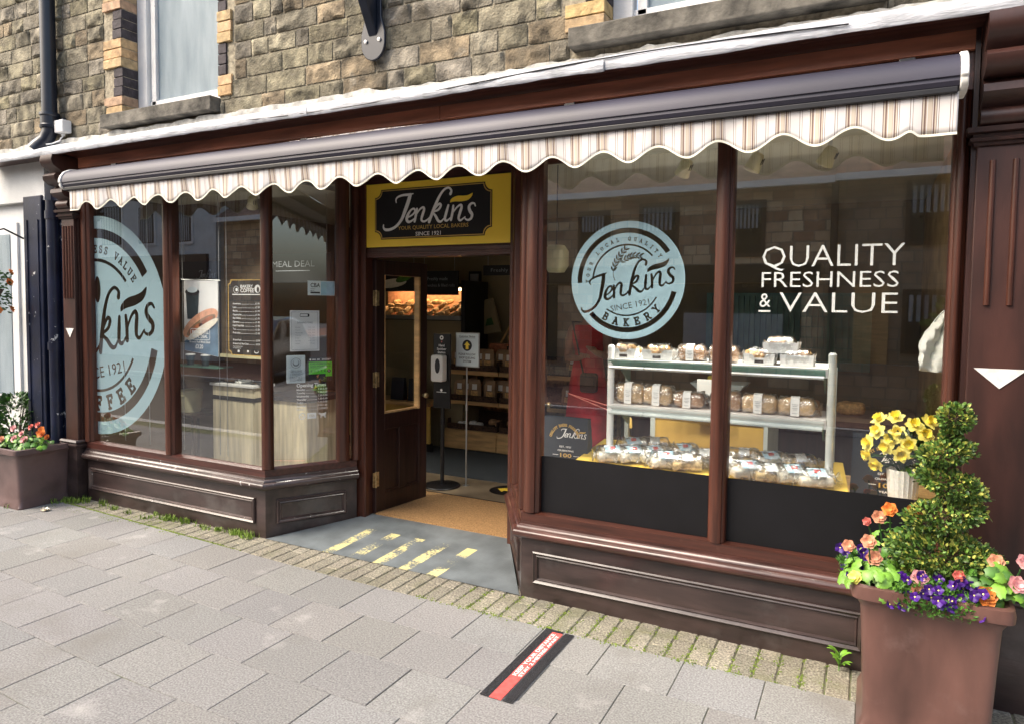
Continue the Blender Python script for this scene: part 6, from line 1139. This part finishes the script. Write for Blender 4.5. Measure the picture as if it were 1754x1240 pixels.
# spiral box topiary
tp = tag(empty('spiral_topiary', (1.95, -.30, .58)), 'clipped box spiral topiary rising from the right planter', 'topiary'); TX, TY = 1.985, -.31
obj('trunk', MB().tube([(TX, TY, .56), (TX + .005, TY, .8), (TX - .005, TY, 1.2)], [.016, .012, .006], 8), 'wicker', tp)
L = [MB(), MB(), MB()]; q = random.Random(77); tw = MB()
tiers = [(1.998, 1.235, .055, .050), (1.986, 1.165, .030, .03), (1.970, 1.098, .092, .042), (1.992, .980, .112, .044), (1.972, .855, .130, .052), (1.985, .705, .178, .066), (1.985, .625, .15, .045)]
def boxleaf(c, v, sz, mb):
    s = v.cross(Vector((q.gauss(0, 1), q.gauss(0, 1), q.gauss(0, 1)))).normalized(); up = v.cross(s); w_ = sz * .32
    mb.add([c, c + v * sz * .35 + s * w_ + up * sz * .08, c + v * sz * .8 + s * w_ * .7, c + v * sz, c + v * sz * .8 - s * w_ * .7, c + v * sz * .35 - s * w_ + up * sz * .08], [(0, 1, 2, 3), (0, 3, 4, 5)])
for ti, (x0, z0, rx_, rz_) in enumerate(tiers):
    z0 -= .018; x0 += .008 - (.012 if ti > 4 else 0)
    nlf = int(72000 * rx_ * (rx_ + rz_)) + 300; tilt = R((0, 0, -16, 13, -15, 0, 0)[ti])
    for i in range(nlf):
        u, a = q.uniform(-1, 1), q.uniform(0, 6.28); s = math.sqrt(1 - u * u); d = Vector((s * math.cos(a), s * math.sin(a), u)); bump_ = 1 + .13 * noise.noise(d * 3 + Vector((ti * 5, 0, 0))) + .06 * noise.noise(d * 8); dep = q.uniform(.82, 1.02) if q.random() < .93 else q.uniform(1.02, 1.16)
        p = Vector((d.x * rx_, d.y * rx_ * .92, d.z * rz_)) * bump_ * dep; p = Matrix.Rotation(tilt, 3, 'Y') @ p; v = (d + Vector((q.gauss(0, .45), q.gauss(0, .45), q.gauss(0, .45) + .25))).normalized()
        r0 = q.random(); boxleaf(Vector((x0, TY, z0)) + p, v, q.uniform(.013, .021), L[0 if r0 < .55 else 1 if (r0 < .55 + .22 * (.5 + d.z * .5) + .08) else 2])  # pale leaves likelier towards each tier's top, dark ones towards its underside
    for i in range(26): a = q.uniform(0, 6.28); tw.tube([(TX, TY, z0 - rz_ * .4), (x0 + rx_ * .8 * math.cos(a), TY + rx_ * .8 * math.sin(a), z0 + q.uniform(-.7, .7) * rz_)], .0018, 4, cap=False)
obj('twigs', tw, 'wicker', tp, smooth=0, recalc=False)
for mb, m_, lb in zip(L, ('box1', 'box2', 'box3'), ('leaves', 'pale_leaf_tips', 'dark_leaves')): tag(obj(lb, mb, m_, tp, smooth=0, recalc=False), kind='stuff')
# bedding round the topiary
ZR = .575
begonia(1.755, -.44, ZR, .125, 40, 'bright green begonia with peach, pink and yellow blooms at the left of the right planter', [(-.03, -.06, .17, 'peach', .030), (-.01, -.03, .10, 'peach', .032), (-.07, -.08, .03, 'yellowf', .028), (-.10, -.02, .13, 'peach', .026), (.14, -.06, .06, 'pink', .034), (.13, -.09, .02, 'peach', .03)], leafm='leafl')
begonia(1.82, -.18, ZR, .10, 26, 'tall begonia with orange blooms against the window behind the topiary', [(-.02, -.07, .24, 'orange', .032), (-.06, -.06, .20, 'peach', .03), (.06, -.08, .24, 'orange', .034), (-.10, -.04, .17, 'redf', .02)], hmax=.2)
begonia(2.12, -.42, ZR, .12, 40, 'orange and pink begonias at the right corner of the right planter', [(-.02, -.10, .04, 'orange', .038), (.07, -.07, .09, 'pink', .034), (-.10, -.07, .09, 'redf', .022), (.10, -.02, .16, 'pink', .03), (.02, 0, .14, 'peach', .03)], leafm='leafg', hmax=.15)
def petunia(cx, cy, z, rx_, ry, n_f, nl, label, seed):
    t = tag(empty('petunia', (cx, cy, z)), label, 'flowering plant', None); g = random.Random(seed); A = MB()
    for i in range(nl):
        a = g.uniform(0, 6.28); d = math.sqrt(g.random()); x, y = cx + rx_ * d * math.cos(a), cy + ry * d * math.sin(a); zz = z + g.uniform(-.02, .07) * (1.2 - d) - (.05 * g.random() if y < cy - ry * .5 else 0); v = Vector((g.gauss(0, .6), g.gauss(-.3, .6), g.uniform(.1, 1))).normalized(); s = v.cross(Vector((g.gauss(0, 1), 1, g.gauss(0, 1)))).normalized() * .0045; l = g.uniform(.015, .028); c = Vector((x, y, zz)); A.add([c, c + v * l * .5 + s, c + v * l, c + v * l * .5 - s], [(0, 1, 2, 3)])
    tag(obj('foliage', A, 'leafg', t, smooth=0, recalc=False), kind='stuff')
    for i in range(n_f):
        a = g.uniform(0, 6.28); d = math.sqrt(g.uniform(.05, 1)); c = Vector((cx + rx_ * d * math.cos(a), cy + ry * d * math.sin(a) - .02, z + .05 + g.uniform(-.04, .04) * 1 - (.06 * g.random() if math.sin(a) < -.3 else 0))); n_ = Vector((g.gauss(0, .35), -1, g.uniform(0, .8))).normalized(); qq = n_.to_track_quat('Z', 'Y'); mb = MB(); r_ = g.uniform(.015, .02); P = [c - n_ * .008]
        for k in range(20): an = 2 * math.pi * k / 20; P.append(c + qq @ Vector((r_ * math.cos(an) * (1 + .1 * math.cos(5 * an)), r_ * math.sin(an) * (1 + .1 * math.cos(5 * an)), .004 * math.cos(5 * an))))
        mb.add(P, [(0, 1 + k, 1 + (k + 1) % 20) for k in range(20)]); f_ = obj('flower', mb, 'purple', t, smooth=60, recalc=False); obj('flower_eye', MB().add([c - n_ * .004 + qq @ Vector((.003 * math.cos(k), .003 * math.sin(k), 0)) for k in range(6)], [(0, 1, 2, 3, 4, 5)]), 'yellowf', f_, smooth=0, recalc=False)
    return t
petunia(1.94, -.51, ZR - .005, .155, .075, 36, 1900, 'deep purple trailing petunias spilling over the front rim of the right planter', 4)
petunia(1.67, -.36, ZR + .02, .05, .08, 12, 420, 'small purple petunias at the left back corner of the right planter', 6)
wd = tag(empty('weed', (1.62, -.03, 0)), 'bright green weed seedling sprouting at the foot of the right stall riser', 'weed'); mb = MB()
for i in range(11): a = i * 2.4; h = .02 + .012 * (i % 5); leafblade(mb, (1.63, -.045, h), (1.63 + .055 * math.cos(a), -.045 + .05 * math.sin(a), h + .03), .02, .012)
obj('leaves', mb, 'leafl', wd, smooth=60, recalc=False); obj('stem', MB().tube([(1.63, -.045, 0), (1.63, -.045, .09)], .003, 6), 'leafg', wd)
fp = tag(obj('fallen_petal', rosette(Vector((-3.95, -.36, .004)), (.1, 0, 1), .035, 2), 'icing', smooth=60, recalc=False), 'cream fallen petals lying on the slabs by the left planter', 'petal')

# ================================================================ NEIGHBOURING SHOP ON THE LEFT
nb_ = tag(empty('neighbouring_shopfront', (-4.9, .2, 0)), 'navy painted shopfront with flaking pilaster at the left edge', 'shopfront')
obj('pilaster', MB().box(-4.70, -4.44, -.07, .05, 0, 2.50), 'navy', nb_, smooth=0, bevel=.006); obj('pilaster_bead', MB().box(-4.66, -4.64, -.078, -.07, .3, 2.3).box(-4.50, -4.48, -.078, -.07, .3, 2.3), 'navy', nb_, smooth=0)
obj('half_column', MB().tube([(-4.345, -.03, 0), (-4.345, -.03, 2.45)], .05, 14), 'navy', nb_); [obj('column_ring', MB().tube([(-4.345, -.03, z_), (-4.345, -.03, z_ + .065)], .058, 14), 'navy', nb_) for z_ in (1.22, 2.3)]
obj('recess_panel', MB().box(-4.44, -4.19, .0, .06, 0, 2.55), 'navy', nb_, smooth=0)
obj('fascia', MB().box(-6.6, -4.42, -.05, .05, 2.46, 2.80), 'render', nb_, smooth=0); obj('wall', MB().box(-6.6, -4.72, .0, .2, 0, 2.46), 'render', nb_, smooth=0)
obj('window_frame', MB().box(-6.3, -4.9, -.02, 0, .7, 2.3), 'pvc', nb_, smooth=0); obj('window_pane', MB().box(-6.2, -5.0, -.026, -.02, .8, 2.2), 'frost', nb_, smooth=0)
obj('hook', MB().tube([(-4.72, -.06, 2.15), (-4.74, -.2, 2.22), (-4.76, -.3, 2.18), (-4.76, -.3, 2.0)], .008, 6), 'pipe', nb_)
hbk = tag(empty('hanging_basket', (-4.8, -.3, 1.85)), 'hanging basket of orange flowers at the far left edge', 'hanging basket'); obj('bowl', MB().lathe([(.02, -.1), (.09, -.06), (.12, .0), (.0001, .0)], (-4.82, -.3, 1.72), 20), 'wicker', hbk)
st = MB(); A = MB(); g = random.Random(12)
for i in range(420):
    a = g.uniform(0, 6.28); d = .16 * math.sqrt(g.random()); c = Vector((-4.82 + d * math.cos(a), -.3 + d * math.sin(a), 1.74 + g.uniform(-.22, .12))); v = Vector((math.cos(a), math.sin(a), g.uniform(-1, .6))).normalized(); s = v.cross(Vector((g.gauss(0, 1), 1, 0))).normalized() * .008; A.add([c, c + v * .015 + s, c + v * .035, c + v * .015 - s], [(0, 1, 2, 3)])
tag(obj('foliage', A, 'leafd', hbk, smooth=0, recalc=False), kind='stuff')
for i in range(14): a = g.uniform(-1.2, 2.0); obj('flower', rosette(Vector((-4.82 + .16 * math.cos(a - .6), -.3 + .16 * math.sin(a - .6), 1.72 + g.uniform(-.25, .16))), (math.cos(a - .6), math.sin(a - .6) - .6, .2), .032, 2), 'orange', hbk, smooth=60, recalc=False)

# ================================================================ ACROSS THE STREET (seen reflected in the glass)
def house(x0, x1, y, H, wallm, roofm, wins, label, shop=True, rise=2.2):
    t = tag(empty('terraced_house', ((x0 + x1) / 2, y, 0)), label, 'house'); obj('wall', MB().box(x0, x1, y - 6, y, 0, H), wallm, t, smooth=0)
    rf_ = obj('roof', MB().add([(x0, y + .3, H), (x1, y + .3, H), (x1, y - 3, H + rise), (x0, y - 3, H + rise), (x0, y - 6.3, H), (x1, y - 6.3, H)], [(0, 1, 2, 3), (3, 2, 5, 4), (0, 3, 4), (1, 5, 2)]), roofm, t, smooth=0); obj('gutter', MB().box(x0, x1, y + .22, y + .34, H - .12, H), 'pvc', rf_, smooth=0)
    for a, b_, c, d in wins:
        f_ = obj('window', MB().box(a, b_, y, y + .04, c, d), 'brownplain' if wallm != 'render' else 'pvc', t, smooth=0); obj('pane', MB().box(a + .07, b_ - .07, y + .04, y + .05, c + .07, d - .07), 'darkwin', f_, smooth=0)
        bl_ = MB(); n = 7
        for i in range(n): bl_.box(a + .1 + (b_ - a - .2) * i / n, a + .1 + (b_ - a - .2) * (i + .55) / n, y + .05, y + .055, (c + d) / 2 if wallm != 'render' else c + .1, d - .1)
        obj('blind', bl_, 'inkgrey', f_, smooth=0)
    return t
YO = -10.0
hA = house(-14.3, 1.1, YO, 3.95, 'rubble', 'slate', [(-3.75, -3.05, 2.75, 3.6), (-2.45, -1.65, 2.6, 3.7), (-.75, -.05, 2.6, 3.65), (-6.2, -5.4, 2.7, 3.65), (-8.4, -7.6, 2.7, 3.65), (-12, -11, 2.7, 3.65)], 'rubble stone house with slate roof opposite, reflected in the right window')
obj('shop_fascia', MB().box(-8, .9, YO, YO + .12, 2.12, 2.45), 'black', hA, smooth=0); obj('shop_window', MB().box(-3.4, .6, YO, YO + .05, .75, 2.1), 'darkwin', hA, smooth=0); obj('shop_blind', MB().box(-1.5, .3, YO + .05, YO + .06, .8, 1.55), 'inkgrey', hA, smooth=0); obj('shop_window', MB().box(-8, -4.2, YO, YO + .05, .5, 2.1), 'darkwin', hA, smooth=0)
hB = house(1.1, 9, YO - .15, 4.0, 'rubble2', 'rooft', [(2.2, 3.1, 2.75, 3.85), (5, 5.9, 2.75, 3.85), (2.2, 3.2, .9, 2.0)], 'brown stone house with red pantiled roof opposite, next door right')
obj('door', MB().box(1.45, 2.0, YO - .15, YO - .1, 0, 2.1), 'oak', hB, smooth=0)
obj('drainpipe', MB().tube([(1.1, YO + .08, 0), (1.1, YO + .08, 3.9)], .06, 8), 'brownplain', hB)
hC = house(-40, -14.5, YO + .1, 5.2, 'render', 'slate', [(-19.6, -18.5, 3.3, 4.6), (-17.8, -17.0, 3.3, 4.5), (-22.5, -21.3, 3.3, 4.6), (-26, -25, 3.3, 4.6), (-16.2, -15.4, 3.3, 4.5)], 'white rendered building reflected in the far left window'); obj('shop_fascia', MB().box(-34, -14.8, YO + .1, YO + .2, 2.3, 3.0), 'wood_dark', hC, smooth=0); obj('shop_window', MB().box(-33, -15.2, YO + .1, YO + .15, .5, 2.3), 'darkwin', hC, smooth=0)
hD = house(9.4, 24, YO + .3, 5.6, 'render', 'slate', [(11, 12, 3.4, 4.8), (14, 15, 3.4, 4.8), (17, 18, 3.4, 4.8), (20, 21, 3.4, 4.8)], 'cream rendered terrace further along the street to the right'); obj('shop_fascia', MB().box(9.8, 23.5, YO + .3, YO + .45, 2.3, 2.9), 'signred', hD, smooth=0); obj('shop_window', MB().box(10, 23, YO + .3, YO + .35, .5, 2.2), 'darkwin', hD, smooth=0)
lw = tag(obj('garden_wall', MB().box(.9, 9, -9.5, -9.3, 0, .75), 'rubble2', smooth=0), 'low stone garden wall in front of the houses opposite', 'wall')
shrubby('hedge_shrub', 'loose green shrub over the garden wall opposite', 3.6, -9.6, .3, 1.9, 1.0, 1500, ['leafd', 'leafg', 'box1'], 8, .16)
# the same side of the street, further right: seen in the angled window
hE = tag(empty('street_terrace', (18, 2, 0)), 'pale terrace of shops further right on this side of the street', 'building'); obj('wall', MB().box(12.01, 40, -.3, 6, 0, 6), 'render', hE, smooth=0)
for a, b_, m_ in ((12.5, 17, 'yellow'), (17.4, 23, 'board_black'), (23.5, 30, 'signred')): obj('shop_fascia', MB().box(a, b_, -.45, -.3, 2.4, 3.0), m_, hE, smooth=0); obj('shop_window', MB().box(a + .2, b_ - .2, -.36, -.3, .5, 2.3), 'darkwin', hE, smooth=0)
for a in (13, 15.5, 18.5, 21, 24.5, 27.5): obj('window', MB().box(a, a + 1, -.36, -.3, 3.6, 4.9), 'darkwin', hE, smooth=0)
sb = tag(empty('side_building', (2.9, 2, 0)), 'stone wall of the building continuing to the right of the shop', 'building'); obj('wall', MB().box(3.2, 12, .0, 6, 0, 5.5), 'rubble', sb, smooth=0)
# parked dark car
ca = tag(empty('parked_car', (8.5, -3.75, -.12)), 'dark car parked at the kerb to the right, reflected in the angled window', 'car'); X0, Y0, Zg = 6.6, -4.6, -.12
PR = [(0, .30), (.02, .62), (.18, .86), (.95, .96), (1.55, 1.40), (2.6, 1.46), (3.35, 1.36), (3.95, 1.0), (4.15, .92), (4.2, .35), (3.75, .28), (3.7, .42), (3.5, .6), (3.2, .6), (3.0, .42), (2.95, .28), (1.15, .28), (1.1, .42), (.9, .6), (.6, .6), (.42, .42), (.38, .28)]
def carside(w_, P=PR): return [(X0 + a, b) for a, b in P]
obj('body', MB().ext([(X0 + a, Y0, Zg + b) for a, b in PR], (0, 1.72, 0)), 'bluecar', ca, smooth=30, bevel=.06)
obj('side_windows', MB().ext([(X0 + a, Y0 - .004, Zg + b) for a, b in ((1.15, .98), (1.65, 1.34), (3.25, 1.31), (3.7, 1.0))], (0, 1.728, 0)), 'carglass', ca, smooth=0)
obj('windscreen', MB().add([(X0 + .98, Y0 + .12, Zg + .985), (X0 + .98, Y0 + 1.6, Zg + .985), (X0 + 1.50, Y0 + 1.5, Zg + 1.385), (X0 + 1.50, Y0 + .22, Zg + 1.385)], [(0, 1, 2, 3)]), 'carglass', ca, smooth=0)
for x in (.75, 3.35):
    for y in (Y0 + .08, Y0 + 1.64):
        wh = obj('wheel', MB().tube([(X0 + x, y - .1, Zg + .3), (X0 + x, y + .1, Zg + .3)], .3, 24), 'tyre', ca); obj('rim', MB().tube([(X0 + x, y - .104, Zg + .3), (X0 + x, y + .104, Zg + .3)], .19, 16), 'steel', wh)
for y in (Y0 + .2, Y0 + 1.5): obj('headlight', MB().box(X0 - .01, X0 + .1, y - .14, y + .14, Zg + .62, Zg + .76), 'white', ca, bevel=.02)
obj('number_plate', MB().box(X0 - .02, X0 + .0, Y0 + .6, Y0 + 1.1, Zg + .38, Zg + .5), 'white', ca, smooth=0)

hL = tag(empty('terrace_row', (-16, 3, 0)), 'continuing stone terrace on this side of the street beyond the left edge', 'building'); obj('wall', MB().box(-40, -6.62, .01, 6, 0, 5.4), 'rubble2', hL, smooth=0)
for a in (-9.5, -13, -17, -21): obj('window', MB().box(a, a + 1.1, -.03, .01, 3.1, 4.5), 'pvc', hL, smooth=0); obj('shop_window', MB().box(a - .8, a + 1.8, -.04, .01, .6, 2.3), 'darkwin', hL, smooth=0)
